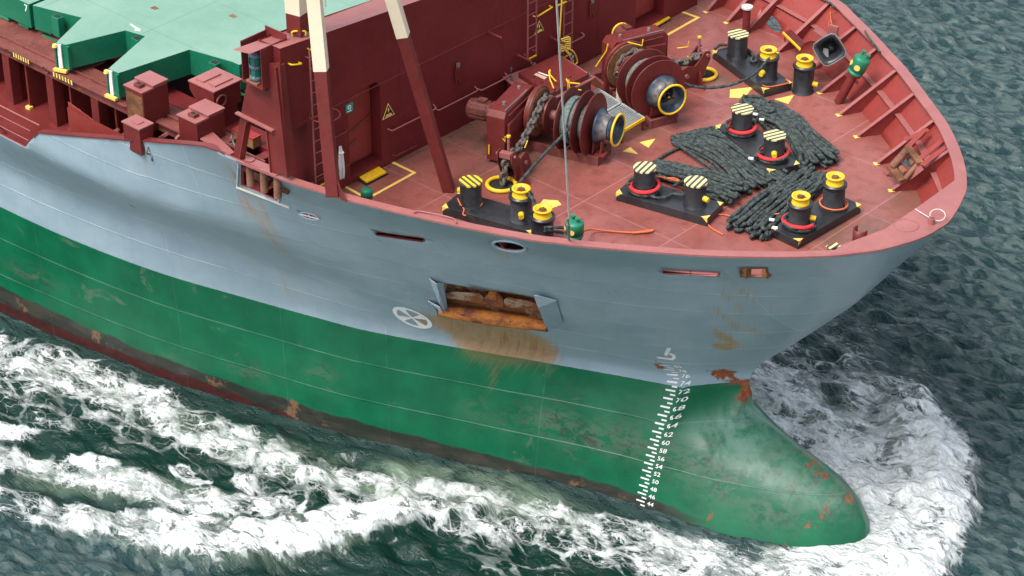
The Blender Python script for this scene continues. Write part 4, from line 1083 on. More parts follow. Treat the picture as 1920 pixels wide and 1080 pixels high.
    e=MB(); e.box2(Vector((-48,y0,HZ-.003))-L,Vector((x1,9,HZ))-L); e.build('top_plate','hatch',H2)
    vs,fs=text_mesh('7',.34); e=MB(); c=ony((46,20),y0-.006)-L; e.add([(c.x+v[0],c.y,c.z+v[1]) for v in vs],fs); e.build('painted_number','white',H2)
    for p in ((42,37),(5,22)):
        c=onz(p,CZ+.3)-L; e=MB(); e.prism([c+Vector((-.25,0,-.25)),c+Vector((.25,0,-.25)),c+Vector((.15,.1,.2)),c+Vector((-.15,.1,.2))],(0,.22,0)); e.build('wedge_stop','greenpaint',H2)
hatch_covers()
# pedestal boxes beside the hatch
def pedestal(p,z,sx,sy,h,rz,label,lid2=True,rust=False):
    c=onz(p,z); o=empty('pedestal_box',label,'locker',(c.x,c.y,z-h),rz,'red steel pedestal boxes along the hatch rail')
    m=MB(); m.box((0,0,h/2),(sx,sy,h)); m.build('cabinet','red',o,bevel=.008)
    m=MB(); m.box((sx*.0,sy*.22,h+.10),(sx*1.06,sy*.62,.05),rotm(0,0,.0)); m.box((0,sy*.22,h+.04),(sx*.98,sy*.54,.08)); m.build('lid','railpaint',o,bevel=.006)
    m=MB(); m.box((-sx*.05,-sy*.27,h+.015),(sx*1.04,sy*.5,.03)); m.build('top_plate','railpaint',o)
    m=MB(); m.box((-sx*.0,-sy*.27,h+.08),(.26,.2,.10)); m.build('socket','grey_red',o)
    m=MB(); m.box((0,-sy*.27,h+.135),(.15,.1,.006)); m.build('socket_hole','dark',o)
    if rust:
        m=MB(); m.box((0,-sy/2-.006,h*.5),(sx*.9,.006,h*.8)); m.build('rusty_plate','rust',o)
    return o
pedestal((274,158),10.75,.78,.95,1.35,0,'red steel box with rusty front plate beside the nearer hatch arm',rust=True)
pedestal((377,213),10.45,.80,1.05,1.55,0,'red steel box with square socket, nearest the red wall at the hatch side')
def smallped():
    c=onz((258,231),10.35); o=empty('pedestal_box','small slim red box standing up from the hull rail','locker',(c.x,c.y,10.35-1.0),0,'red steel pedestal boxes along the hatch rail')
    m=MB(); m.prism([(-.30,-.2,.12),(.30,-.2,.12),(.36,-.25,.3),(.36,-.25,1.0),(-.36,-.25,1.0),(-.36,-.25,.3)],(0,.5,0)); m.build('cabinet','red',o,bevel=.008)
    m=MB(); m.box((0,0,1.02),(.78,.56,.04)); m.box((0,0,1.05),(.3,.24,.03)); m.build('lid','railpaint',o)
    m=MB(); m.torus((.5,-.05,.35),(1,.2,0),.14,.03,16,6); m.torus((.55,.0,.1),(1,.4,0),.10,.025,16,6); m.build('wire_bundle','steel',o)
    c=onz((402,152),10.75); o=empty('pedestal_box','tall red post box with two lids and a ring behind the socket box','locker',(c.x,c.y,MZ),0,'red steel pedestal boxes along the hatch rail')
    h=10.75-MZ
    m=MB(); m.box((.15,.05,(h-.7)/2),(.62,.75,h-.7)); m.prism([(-.2,-.45,h-.75),(.45,-.45,h-.75),(.5,-.5,h),(-.55,-.5,h),(-.55,-.5,h-.25)],(0,1.05,0)); m.build('cabinet','red',o,bevel=.008)
    m=MB(); m.box((0,.03,h+.02),(1.12,1.12,.04)); m.box((-.25,.0,h+.06),(.32,.7,.05)); m.box((.22,.05,h+.06),(.3,.7,.05)); m.build('lid','railpaint',o)
    m=MB(); m.torus((.55,-.25,h-.35),(1,0,0),.17,.035,20,8); m.build('lashing_ring','grey_red',o)
smallped()
# plates and braces between the rail beam and the bulwark
def aftbits():
    m=SB(); a=onz((145,195),9.3);b=onz((245,243),9.3); m.plate([(a.x,-9.4,9.35),(b.x+.3,-9.4,9.35),(b.x+.3,-9.4,8.3),(a.x,-9.4,8.1)]); m.prism([(a.x,-9.35,MZ),(b.x+.3,-9.35,MZ),(b.x+.3,-9.35,9.0),(a.x,-9.35,9.5)],(0,.03,0)); m.build('side_bulkhead_plate','bulwarkred')
    for p0,p1,z0,z1 in (((148,207),(180,250),9.3,8.4),((198,255),(222,243),8.9,9.2),((222,258),(240,247),9.0,9.3),((298,260),(315,250),9.7,9.9),((330,262),(345,245),9.5,9.7)):
        m=SB(); m.bar(onz(p0,z0),onz(p1,z1),.10,.08); m.build('brace_bar','railpaint')
    m=SB(); q=[onz(p,9.95) for p in ((375,262),(395,245),(440,287),(430,292))]; m.prism([(p.x,p.y,9.95) for p in q],(0,0,.03)); m.build('gusset_plate','redlight')
    m=SB(); m.prism([(-20,-8.7,MZ+1.2),(-16.7,-8.7,MZ+1.2),(-16.7,-7.2,MZ+1.2),(-20,-7.2,MZ+1.2)],(0,0,.03)); m.build('side_deck_step','red')
    m=SB(); c=onz((435,268),9.6); 
    for k in range(7): 
        a=c+Vector((random.uniform(-.3,.3),random.uniform(-.2,.2),random.uniform(-.1,.1))); m.tube(smooth_path([a,a+Vector((random.uniform(-.3,.3),random.uniform(-.3,.3),.1)),a+Vector((random.uniform(-.4,.4),random.uniform(-.3,.3),-.05))],4),.03,6)
    m.build('tangled_lashing','steel')
    c=onz((462,258),9.6); m=SB(); m.box(c,(.9,.32,.3)); m.build('wooden_chock','wood'); m=SB(); m.box(c+Vector((0,0,.17)),(.92,.34,.03)); m.build('red_plate','brightred')
aftbits()
# open railing on the low part of the bulwark
ra=empty('guard_railing','red tubular guard railing along the low hull edge at far left','railing',(-27,-10,MZ))
L=Vector(ra.location)
def hedge(x,z): return Vector((x,float(np.interp(-x,[25.5,62],[-10.1,-10.15])),z))-L
for zz,nm in ((1.15,'top_rail'),(.78,'middle_rail'),(.40,'lower_rail')):
    m=MB(); e=Vector(rS[0]); m.cyl(hedge(-40,MZ+zz),hedge(-25.3+.35*(zz-.5) if zz<1 else -24.7,MZ+zz-.02),.025 if zz>1 else .015,None,8); m.build(nm,'redlight',ra)
for x in (-26.9,-28.7,-30.5,-32.3):
    m=MB(); m.bar(hedge(x,MZ),hedge(x,MZ+1.15),.05,.05,(1,0,0)); m.bar(hedge(x,MZ)+Vector((.15,.25,0)),hedge(x,MZ+.4),.03,.03,(1,0,0)); m.build('post','red',ra)
# things hung on the wall
def hungrope(px,L_,mat,name,label,wd=.16):
    a=onx(px,WX)+Vector((.12,0,0)); o=empty(name,label,'rope',a)
    m=MB()
    for k in range(7):
        x=random.uniform(-wd/2,wd/2); x2=random.uniform(-wd/2,wd/2); l=L_*random.uniform(.8,1)
        m.tube(smooth_path([(0,x*.3,0),(.03,x,-.3*l),(.05,x*1.2,-.8*l),(.04,(x+x2)/2,-l),(.02,x2*1.2,-.75*l),(.01,x2,-.3*l),(0,x2*.3,0)],5),.022,6)
    m.build('hank',mat,o); m=MB(); m.torus((.03,0,-.18),(0,0,1),.06,.03,14,6); m.build('binding',mat,o)
hungrope((632,272),1.05,'whitecord','coiled_heaving_line','white heaving line coiled and hung on the red wall')
a=onx((1054,-10),WX+.25); o=empty('yellow_hanging_rope','thin yellow rope hanging down the red wall by the ladder','rope',a)
m=MB(); b=onx((1049,70),WX+.3)-a; m.tube(smooth_path([(0,0,0),b*.5,b],6),.025,6)
for k in range(5): 
    q=b+Vector((.05,0,-.05-k*.07)); m.tube(smooth_path([q,q+Vector((.1,.25,.02)),q+Vector((.1,.3,-.12)),q+Vector((.05,.05,-.1)),q+Vector((0,-.1,-.1))],5),.022,6)
q=b+Vector((.1,.05,-.3)); m.tube(smooth_path([q,q+Vector((.1,.35,-.25)),q+Vector((.1,.55,-.65)),q+Vector((.1,.40,-.7)),q+Vector((.1,.2,-.35)),q],6),.025,6); m.tube(smooth_path([q,q+Vector((.1,.2,-.35)),q+Vector((.1,.35,-.65)),q+Vector((.1,.3,-.4)),q],6),.022,6); m.build('rope_loops','yellowcord',o)
# ================================================================== DECK MARKINGS
def marks():
    def poly_line(P,w_,name='walkway_line'):
        m=SB(); Q=[onz(p) for p in P]
        for a,b in zip(Q[:-1],Q[1:]):
            d=(b-a).normalized(); m.bar(a-d*w_/2+Vector((0,0,.003)),b+d*w_/2+Vector((0,0,.003)),w_,.004)
        # keep the strips from sharing a plane
        for k in range(len(Q)-1):
            for i in range(8): m.v[k*8+i].z+=.0015*k
        m.build(name,'paleyellow')
    poly_line([(637,344),(680,368)],.09); poly_line([(697,368),(777,324),(737,305)],.09)
    poly_line([(1253,13),(1309,33),(1238,73),(1232,71)],.10)
    for P in ([(1167,284),(1197,289),(1182,276)],[(1199,267),(1229,260),(1216,277)],[(1368,183),(1369,168),(1413,163),(1398,180),(1387,184)],[(1452,186),(1489,178),(1478,195)],[(1010,385),(1019,374),(1046,376),(1053,384),(1033,391)]):
        m=SB(); Q=[onz(p,DZ+.004) for p in P]; m.prism(Q,(0,0,.004)); m.build('yellow_deck_arrow','paleyellow')
    for P,lab in (([(674,334.5),(711,315),(725,325),(688,344)],'yellow corrugated step plate at the doorway in the red wall, near the mast legs'),([(1217,44),(1245,28),(1257,35),(1228,52)],'smooth yellow step plate at the far doorway of the red wall')):
        Q=[onz(p,DZ+.06) for p in P]; c=sum(Q,Vector())/4; o=empty('step_plate',lab,'step',(c.x,c.y,DZ),0)
        m=MB(); m.prism([q-Vector((c.x,c.y,DZ)) for q in Q],(0,0,.05)); m.build('tread','yellow',o,bevel=.008)
        if 'corr' in lab:
            m=MB()
            for k in range(12):
                f=(k+.5)/12; a=Q[0].lerp(Q[1],f); b=Q[3].lerp(Q[2],f); m.cyl(a-Vector((c.x,c.y,DZ-.05)),b-Vector((c.x,c.y,DZ-.05)),.018,.018,6)
            m.build('tread_rib','yellow',o)
        m=MB(); m.prism([(q-Vector((c.x,c.y,DZ)))*1.15*Vector((1,1,0)).x if False else Vector(((q.x-c.x)*1.08,(q.y-c.y)*1.12,.006)) for q in Q],(0,0,.03)); m.build('kerb_box','dark',o)
    m=SB(); Q=[onz(p,DZ+.1) for p in ((1548,463),(1568,456),(1578,463),(1556,468))]; m.prism(Q,(0,0,.03)); m.build('striped_step','cap')
marks()
# ================================================================== BITTS
def post(o,x,y,kind,h=.70,r=.30,z=.26,knob=None,peel=False):
    m=MB(); m.lathe((x,y,z),(0,0,1),[(0,r+.03),(.03,r+.02),(.05,r),(h-.03,r),(h,r-.01 if kind=='cap' else r)],36)
    p=m.build('post','black' if not peel else 'blackworn',o)
    if kind=='cap':
        k=MB(); k.cyl((x,y,z+h),(x,y,z+h+.045),r+.022,r+.022,36); k.build('striped_cap',peel or 'cap',p)
    else:
        k=MB(); k.lathe((x,y,z+h),(0,0,1),[(-.03,r),(-.03,r+.04),(.03,r+.04),(.03,0)],36); k.build('collar','black',p)
        k=MB(); k.lathe((x,y,z+h+.03),(0,0,1),[(0,r-.055),(.04,r-.055),(.10,r-.10),(.16,r-.09),(.20,r-.045),(.235,r-.045),(.235,r-.09),(.20,r-.10),(.18,.09)],36); k.build('roller','yellow',p)
        k=MB(); k.cyl((x,y,z+h+.19),(x,y,z+h+.235),.11,.11,12); k.cyl((x,y,z+h+.235),(x,y,z+h+.26),.07,.07,6)
        for a in range(3): k.bar((x,y,z+h+.21),(x+.19*math.cos(a*2.1),y+.19*math.sin(a*2.1),z+h+.21),.04,.025)
        k.build('roller_nut','rust',p)
    if knob is not None:
        k=MB(); a=R(knob); k.cyl((x+math.cos(a)*(r-.04),y+math.sin(a)*(r-.04),z+.32),(x+math.cos(a)*(r+.14),y+math.sin(a)*(r+.14),z+.30),.085,.075,12); k.build('stop_knob','yellow',p)
    return p
def bitts(pa,pb,ka,kb,label,knobs=(None,None),wd=.98,ext=.62,peel=(False,False),capm='cap',h=.70,hb=None):
    A=onz(pa,DZ+.26); B=onz(pb,DZ+.26); c=(A+B)/2; d=B-A; ang=math.atan2(d.y,d.x); L=d.length
    o=empty('mooring_bitts',label,'mooring bitts',(c.x,c.y,DZ),ang,'twin post mooring bitts on black plinths')
    m=MB(); m.box((0,0,.13),(L+2*ext,wd,.26)); m.build('plinth','black',o,bevel=.012)
    for sx,sy in ((-1,-1),(1,-1),(1,1),(-1,1)):
        k=MB(); x=sx*(L/2+ext); y=sy*wd/2; 
        k.prism([(x+sx*.003,y+sy*.003,.263),(x-sx*.2,y+sy*.003,.263),(x+sx*.003,y-sy*.2,.263)],(0,0,.003)); k.prism([(x+sx*.003,y+sy*.004,.263),(x-sx*.16,y+sy*.004,.263),(x+sx*.003,y+sy*.004,.12)],(0,sy*.002,0)); k.build('yellow_corner','paleyellow',o)
    post(o,-L/2,0,ka,knob=knobs[0],peel=(peel[0] if ka!='cap' else (capm if capm!='cap' else False)),h=h)
    post(o,L/2,0,kb,knob=knobs[1],peel=(peel[1] if kb!='cap' else (capm if capm!='cap' else False)),h=hb or h)
    return o
def post_cap_fix(): pass
_post=post
def post(o,x,y,kind,h=.70,r=.30,z=.26,knob=None,peel=False):
    capm='cap'
    if isinstance(peel,str): capm=peel; peel=False
    p=_post(o,x,y,kind,h,r,z,knob,peel)
    for ch in p.children:
        if ch.name.startswith('striped_cap'): ch.data.materials[0]=M[capm]
    return p
b1=bitts((883,383),(977,410),'cap','roller','mooring bitts with bright yellow striped cap and a yellow roller beside the near rail',(170,-60),peel=(False,True),capm='capbright')
b2=bitts((1208,357),(1303,384),'cap','cap','mooring bitts with two striped caps, the nearest pair to the camera in mid deck',(None,-10))
b3=bitts((1390,246),(1450,296),'cap','cap','mooring bitts with two striped caps standing between the dark rope heaps',(None,-30))
b4=bitts((1562,387),(1498,424),'roller','roller','mooring bitts with two yellow rollers nearest the bow tip',(None,120),peel=(True,True))
b5=bitts((1382,104),(1438,146),'cap','roller','mooring bitts with one striped cap and one roller near the far bulwark',(None,-60))
for p,lab,kn in (((1017,452),'single yellow roller post beside the near rail and rope',None),((1505,171),'single tall yellow roller post by the far bulwark stays',20)):
    c=onz(p); o=empty('roller_pedestal',lab,'roller post',(c.x,c.y,DZ),0,'single pedestal roller posts'); post(o,0,0,'roller',h=.86 if kn else .76,r=.305,z=0,knob=kn)
# ================================================================== ROPES
def rope_ring(c,r,turns,rad,mat,name,label=None,a0=0,sq=1.0,cat='rope',lob=3,tilt=(0,0),rng=None):
    P=[]; n=int(26*turns)
    for k in range(n+1):
        a=a0+2*PI*k/26; rr=r+.03*math.sin(a*1.7+c[0])+.015*random.random()
        P.append(Vector(c)+Vector((math.cos(a)*rr,math.sin(a)*rr*sq,rad+(k/26)*rad*1.5+tilt[0]*math.cos(a)+tilt[1]*math.sin(a))))
    m=MB(); base=Vector(c); m.tube([p-base for p in P],rad,9,lobes=lob,pitch=.28,amp=.22)
    o=m.build(name,mat,None,base)
    if label: tag(o,label,cat)
    return o
def flake(top,bot,n,layers,label,rad=.066,end=.16,wob=.05,mat='rope',z0=.0,skip=0,group='heaps of dark mooring rope flaked on the deck',tail=None):
    """rope laid to and fro between two boundary lines given on the deck"""
    T_=[onz(p,DZ) for p in top]; B_=[onz(p,DZ) for p in bot]
    def along(L_,f):
        q=f*(len(L_)-1); i=min(int(q),len(L_)-2); return L_[i].lerp(L_[i+1],q-i)
    Ts=smooth_path(T_,8); Bs=smooth_path(B_,8); path=[]
    for l in range(layers):
        order=range(n) if l%2==0 else range(n-1,-1,-1)
        for ki,k in enumerate(order):
            g_=(k+.5+random.uniform(-.25,.25))/n; 
            fs=[0,.12,.25,.38,.5,.62,.75,.88,1]
            e0=random.uniform(-.05,.04); e1=random.uniform(-.05,.05)
            fs=[e0+(1-e0+e1)*f for f in fs]
            pts=[]
            for f in fs:
                ff=min(1,max(0,f)); a=along(Ts,ff); b=along(Bs,ff); p=a.lerp(b,g_)
                if f<0 or f>1:
                    d=(along(Ts,1).lerp(along(Bs,1),g_)-along(Ts,.9).lerp(along(Bs,.9),g_)) if f>1 else (along(Ts,0).lerp(along(Bs,0),g_)-along(Ts,.1).lerp(along(Bs,.1),g_))
                    p=p+d.normalized()*abs(f-ff)*2.6
                p=p+Vector((random.uniform(-wob,wob),random.uniform(-wob,wob),0)); edge=min(ff,1-ff)
                p.z=DZ+z0+rad*.9+l*rad*1.55+random.uniform(0,rad*.5)*(1.6 if edge<.12 else .6); pts.append(p)
            if (ki%2)==1: pts=pts[::-1]
            if path:
                # the loop that turns back
                a=path[-1]; b=pts[0]; d=(path[-1]-path[-2]); d.z=0; d=d.normalized() if d.length>1e-4 else Vector((1,0,0))
                mid=(a+b)/2+d*end*random.uniform(.7,1.5); path.append(a+d*end*.6+(b-a)*.1); path.append(mid+Vector((0,0,rad*random.uniform(0,1.3)))); path.append(b+d*end*.6+(a-b)*.1)
            path+=pts
    if tail: path+= [onz(p,DZ+rad) for p in tail]
    P=smooth_path(path,3); c=sum(P,Vector())/len(P); c.z=DZ
    # resample evenly so the strands of the rope keep one twist
    out=[P[0]]; acc=0; step=.055
    for a,b in zip(P[:-1],P[1:]):
        L_=(b-a).length; 
        while acc+L_>=step:
            f=(step-acc)/L_; a=a.lerp(b,f); out.append(a); L_=(b-a).length; acc=0
        acc+=L_
    m=MB(); m.tube([p-c for p in out],rad,9,lobes=2,pitch=.34,amp=.36); o=m.build('mooring_rope_heap',mat,None,c); tag(o,label,'rope heap',group)
    return o
flake([(1283,262),(1345,248),(1400,278),(1440,305),(1478,334)],[(1272,279),(1320,300),(1352,325),(1375,350),(1388,362)],13,2,'widest heap of dark mooring rope, flaked in front of the middle striped bitts',end=.22)
flake([(1408,205),(1455,208),(1500,235),(1535,270),(1566,296)],[(1415,228),(1455,248),(1480,275),(1492,305),(1498,325)],11,3,'dark mooring rope heap behind the middle striped bitts',end=.2)
flake([(1492,336),(1450,362),(1415,388),(1368,424)],[(1548,352),(1535,368),(1490,400),(1446,452)],11,3,'dark mooring rope heap running down beside the yellow roller bitts nearest the bow',end=.2)
flake([(1232,318),(1290,326),(1340,338),(1384,352)],[(1235,342),(1290,356),(1330,376),(1362,394)],7,3,'low heap of dark rope behind the nearest striped bitts',z0=.02,end=.18)
flake([(1405,203),(1425,203),(1440,212)],[(1400,218),(1420,226),(1440,232)],5,4,'small tangle of dark rope beside the back post of the middle bitts',end=.12)
def line(pts,label,mat='rope',rad=.05,z=.05,name='mooring_rope',cat='rope',lob=3,zz=None,group=None,k=6):
    P=[]
    for i,p in enumerate(pts):
        h=zz[i] if zz else z
        P.append(onz(p,DZ+h) if len(p)==2 else Vector(p))
    P=smooth_path(P,k); out=[P[0]]; acc=0; step=.06
    for a,b in zip(P[:-1],P[1:]):
        L_=(b-a).length
        while acc+L_>=step:
            f=(step-acc)/L_; a=a.lerp(b,f); out.append(a); L_=(b-a).length; acc=0
        acc+=L_
    out.append(P[-1]); c=Vector(out[0]); m=MB(); m.tube([p-c for p in out],rad,8 if lob else 6,lobes=lob,pitch=.3,amp=.28)
    o=m.build(name,mat,None,c); tag(o,label,cat,group); return o
line([(1275,276),(1250,288),(1232,300),(1215,312),(1206,330)],'single dark rope running from the widest heap to the nearest bitts',z=.07)
line([(1262,350),(1280,340),(1296,342),(1296,358),(1280,366),(1262,364),(1240,372),(1215,366)],'dark rope eye lying on the plinth between two striped posts',z=.33,rad=.05)
line([(1498,322),(1500,330),(1504,340),(1500,350)],'short dark rope joining two heaps',z=.1)
# mooring line from the near winch to the roller post
line([(1104,190),(1062,246),(1010,300),(985,330),(966,350),(958,352),(962,362)],'dark mooring rope led from the near winch drum to the yellow roller',zz=[1.25,1.2,1.12,1.08,1.08,1.04,1.0],rad=.055)
line([(960,350),(972,360),(990,366),(1001,376),(1004,392)],'dark mooring rope passing between the two yellow rollers by the near rail',zz=[1.02,1.1,1.08,1.0,.8],rad=.06)
line([(1020,427),(1042,426),(1056,427)],'upper of two dark ropes leading from the roller post to the green vent',zz=[.7,.7,.65]); line([(1020,433),(1042,434),(1058,437)],'lower of two dark ropes leading from the roller post to the green vent',zz=[.55,.5,.45])
# far winch to far bitts
line([(1274,152),(1300,162),(1340,164),(1380,156),(1415,138),(1440,112),(1452,98)],'dark mooring rope led from the far winch across to the far roller bitts',zz=[.9,.75,.72,.8,.9,1.0,1.15],rad=.052)
line([(1340,92),(1352,84),(1375,86),(1400,92),(1412,104),(1408,112),(1415,116),(1424,108)],'loose dark rope lying on the far black plinth',z=.32,rad=.05)
# orange and brown light lines
line([(1091,434),(1110,430),(1150,434),(1190,436),(1224,431),(1218,434),(1185,437)],'orange messenger line lying straight on deck beside the green vent',mat='orange',rad=.028,lob=0,z=.04,zz=[.5,.15,.05,.05,.05,.06,.06],name='messenger_line',cat='line')
line([(1390,410),(1350,402),(1326,410),(1332,426),(1356,440)],'thin brown messenger line curling out of the rope heap nearest the bow',mat='orange',rad=.022,lob=0,z=.03,name='messenger_line',cat='line')
line([(1228,330),(1250,334),(1275,340),(1264,334),(1245,334)],'short orange line on the low rope heap behind the nearest bitts',mat='orange',rad=.022,lob=0,z=.5,name='messenger_line',cat='line')
line([(1478,372),(1476,390),(1462,400),(1448,402)],'orange line hanging off the near yellow roller by the bow',mat='orange',rad=.02,lob=0,z=.3,name='messenger_line',cat='line')
line([(858,372),(866,386),(882,388),(900,386),(905,380)],'orange line tied round the post with the bright striped cap',mat='orange',rad=.022,lob=0,zz=[.45,.3,.3,.3,.35],name='messenger_line',cat='line')
line([(862,384),(870,392),(868,402),(874,404)],'orange line end dangling over the near black plinth',mat='orange',rad=.02,lob=0,z=.28,name='messenger_line',cat='line')
line([(1430,160),(1440,163),(1460,160),(1478,155),(1474,148)],'orange line end lying over the far black plinth corner',mat='orange',rad=.022,lob=0,z=.28,name='messenger_line',cat='line')
line([(1040,407),(1036,404),(1060,460)][:2]+[(1041,402)],'thin brown line by the near rail',mat='orange',rad=.02,lob=0,z=.3,name='messenger_line',cat='line')
def postpos(p,z=.26): q=onz(p,DZ+z); return q
for p,lab,a0,tn,mt in (((1208,357),'red rope sleeve round the left post of the nearest bitts',R(150),.78,'redcover'),((1390,246),'red rope sleeve round the back post of the middle bitts',R(170),.62,'redcover'),((1450,296),'red rope sleeve round the front post of the middle bitts',R(160),.72,'redcover'),((1498,424),'red rope sleeve round the near roller post by the bow',R(140),.62,'redcover')):
    q=postpos(p); rope_ring((q.x,q.y,DZ+.34),.415,tn,.062,'redcover','red_rope_sleeve',lab,a0=a0,lob=3,cat='rope sleeve')
    rope_ring((q.x,q.y,DZ+.26),.41,2.1,.055,'rope','rope_turns','dark rope turns under the '+lab.split(' round')[0]+' round'+lab.split('round')[1],a0=a0+1)
for p,lab in (((1562,387),'orange line looped round the far roller post nearest the bow'),((1390,246),'thin brown line round the back post of the middle bitts')):
    q=postpos(p); rope_ring((q.x,q.y,DZ+.30),.36,1.3,.024,'orange','lashing_line',lab,lob=0,cat='line')
# rope ends taped white with frayed orange
for p,lab in (((1412,296),'dark rope end with white whipping in front of the middle bitts'),):
    line([p,(1424,290),(1440,286),(1446,296)],lab,z=.4,rad=.07)
for p in ((1415,215),(1427,225),(1446,413),(1452,428),(1407,298)):
    c=onz(p,DZ+.42); m=MB(); m.tube([(-.06,0,0),(.06,.06,0)],.045,8); o=m.build('rope_whipping','white' ,None,c); tag(o,'white and pink whipping on a dark rope, %s'%{1415:'topmost behind the middle bitts',1427:'lower one behind the middle bitts',1446:'upper one by the bow roller post',1452:'lower one by the bow roller post',1407:'in front of the middle bitts'}[p[0]],'rope whipping')
# ================================================================== WINDLASSES
def chainlinks(path,wire=.05,ln=.30,name='anchor_chain',label='',mat='chain'):
    P=smooth_path(path,10); L_=[0]
    for a,b in zip(P[:-1],P[1:]): L_.append(L_[-1]+(b-a).length)
    pitch=ln-2*wire*1.05; n=int(L_[-1]/pitch); m=MB(); org=P[0]
    def at(s):
        s=max(0,min(L_[-1]-1e-4,s))
        for i in range(len(L_)-1):
            if L_[i+1]>=s: return P[i].lerp(P[i+1],(s-L_[i])/(L_[i+1]-L_[i]+1e-9))
    for k in range(n):
        c=at((k+.5)*pitch); d=(at((k+1)*pitch)-at(k*pitch)).normalized(); u,v=m.frame(d); w_=u if k%2 else v; w_=(w_+(v if k%2 else -u)*.5).normalized()
        hl=ln/2-wire; hw=.095; pts=[]
        for j in range(16):
            a=2*PI*j/16; x=math.cos(a); y=math.sin(a); s=hl-hw
            pts.append(c-org+d*((s if x>0 else -s)+x*hw)+w_*y*hw)
        m.tube(pts,wire,7,closed=True); 
        m.cyl(c-org-w_*hw,c-org+w_*hw,wire*.7,wire*.7,6)
    o=m.build(name,mat,None,org); tag(o,label,'chain','anchor chains on the foredeck'); return o
def windlass(O,ang,mir,which):
    o=empty('anchor_windlass','dark red anchor windlass, %s'%which,'windlass',(O[0],O[1],DZ),ang,'anchor windlasses on the foredeck')
    H=1.04; Y=lambda y:y*mir; X=Vector((1,0,0))
    m=MB()
    for y in (-.42,.42): m.box((-1.75,y,.14),(3.5,.10,.28))
    for x in (-.05,-1.45,-2.3,-3.4): m.box((x,0,.135),(.10,.84,.27))
    m.box((-1.75,0,.03),(3.45,.86,.03)); m.build('base_frame','grey_red',o,bevel=.006)
    m=MB(); m.cyl((-3.0,0,H),(.1,0,H),.10,.10,16); m.cyl((-1.75,0,H),(-1.30,0,H),.15,.15,16); m.build('shaft','redlight',o)
    # three drum flanges
    for x,rr in ((-.37,.90),(-.68,.90),(-1.19,.90)):
        m=MB(); m.lathe((x-.02,0,H),X,[(0,.12),(0,rr-.02),(-.0,rr),(.04,rr),(.04,rr-.03),(.04,.12)],56,smooth=False); m.torus((x,0,H),X,rr,.022,56,6)
        m.build('drum_flange','bulwarkred' if False else 'red',o)
    # rope layers
    def wound(x0,x1,r,nm):
        m=MB(); pr=[]; n=max(3,int((x1-x0)/.085)); 
        for k in range(n*6+1):
            f=k/(n*6); pr.append(((x1-x0)*f,r+.035*abs(math.sin(PI*f*n))+.02*math.sin(f*9)))
        m.lathe((x0,0,H),X,pr,48); 
        # some crossing turns
        for j in range(5):
            P=[]; c0=random.uniform(.15,.85); c1=random.uniform(.15,.85)
            for k in range(40):
                f=k/39; a=2*PI*f+j; x=x0+(x1-x0)*(c0+(c1-c0)*f); P.append((x,math.cos(a)*(r+.05),H+math.sin(a)*(r+.05)))
            m.tube(P,.045,7,lobes=3,pitch=.3,amp=.25)
        m.build(nm,'ropegrey',o)
    wound(-1.17,-.70,.60,'wound_rope'); wound(-.66,-.39,.48,'wound_rope')
    # warping head
    m=MB(); m.lathe((0,0,H),X,[(-.19,.50),(-.17,.535),(-.12,.50),(-.05,.41),(.05,.345),(.18,.335),(.28,.38),(.35,.445),(.39,.47),(.40,.43),(.37,.40),(.30,.35),(.2,.30),(-.02,.28),(-.1,0)],56); hd=m.build('warping_head','head',o)
    m=MB(); m.torus((.39,0,H),X,.455,.034,56,8); m.build('yellow_rim','yellow',hd)
    m=MB(); m.lathe((0,0,H),X,[(.355,.405),(.27,.36),(.0,.30),(-.02,0)],40); m.build('inner_bore','bluedark',hd)
    m=MB()
    for a in (R(90),R(210),R(330)): m.box((.12,math.cos(a)*.17,H+math.sin(a)*.17),(.03,.34,.02),Matrix.Rotation(a,3,'X'))
    m.cyl((.1,0,H),(.2,0,H),.07,.07,12); m.build('spoke','bluedark',hd); m=MB(); m.cyl((.2,0,H),(.23,0,H),.03,.03,8); m.build('grease_point','yellow',hd)
    # bearing pedestals
    m=MB(); m.prism([(-.26,-.34,.28),(-.26,.34,.28),(-.26,.22,H+.05),(-.26,.1,H+.22),(-.26,-.1,H+.22),(-.26,-.22,H+.05)],(.045,0,0)); m.prism([(-.02,Y(-.12),.26),(-.02,Y(-.34),.26),(-.02,Y(-.28),H-.35),(-.02,Y(-.12),H-.3)],(.05,0,0)); m.box((.0,Y(-.25),.30),(.3,.3,.06)); m.build('bearing_pedestal','red',o,bevel=.005)
    m=MB(); m.prism([(-1.46,-.34,.28),(-1.46,-.22,.28),(-1.46,-.10,H+.2),(-1.46,-.22,H+.1)],(.05,0,0)); m.prism([(-1.46,.34,.28),(-1.46,.22,.28),(-1.46,.10,H+.2),(-1.46,.22,H+.1)],(.05,0,0)); m.prism([(-1.5,-.2,H-.2),(-1.5,.2,H-.2),(-1.5,.2,H+.2),(-1.5,-.2,H+.2)],(.12,0,0)); m.build('bearing_pedestal','redlight',o,bevel=.005)
    # chain wheel with brake drum
    m=MB(); m.disc((-1.72,0,H),X,.52,.06); m.build('chain_wheel_flange','red',o)
    m=MB(); m.lathe((-2.0,0,H),X,[(0,.50),(.06,.46),(.10,.36),(.18,.36),(.24,.46)],12,smooth=False); m.build('chain_wheel','rust',o)
    m=MB(); m.lathe((-2.24,0,H),X,[(0,.16),(0,.70),(.015,.72),(.19,.72),(.205,.70),(.205,.16)],48,smooth=False); m.build('brake_drum','rust',o)
    m=MB(); m.torus((-2.13,0,H),X,.745,.03,40,8,a0=0,a1=2*PI); 
    for s in (-1,): m.lathe((-2.2,0,H),X,[(0,.735),(0,.76),(.14,.76),(.14,.735)],48,smooth=False)
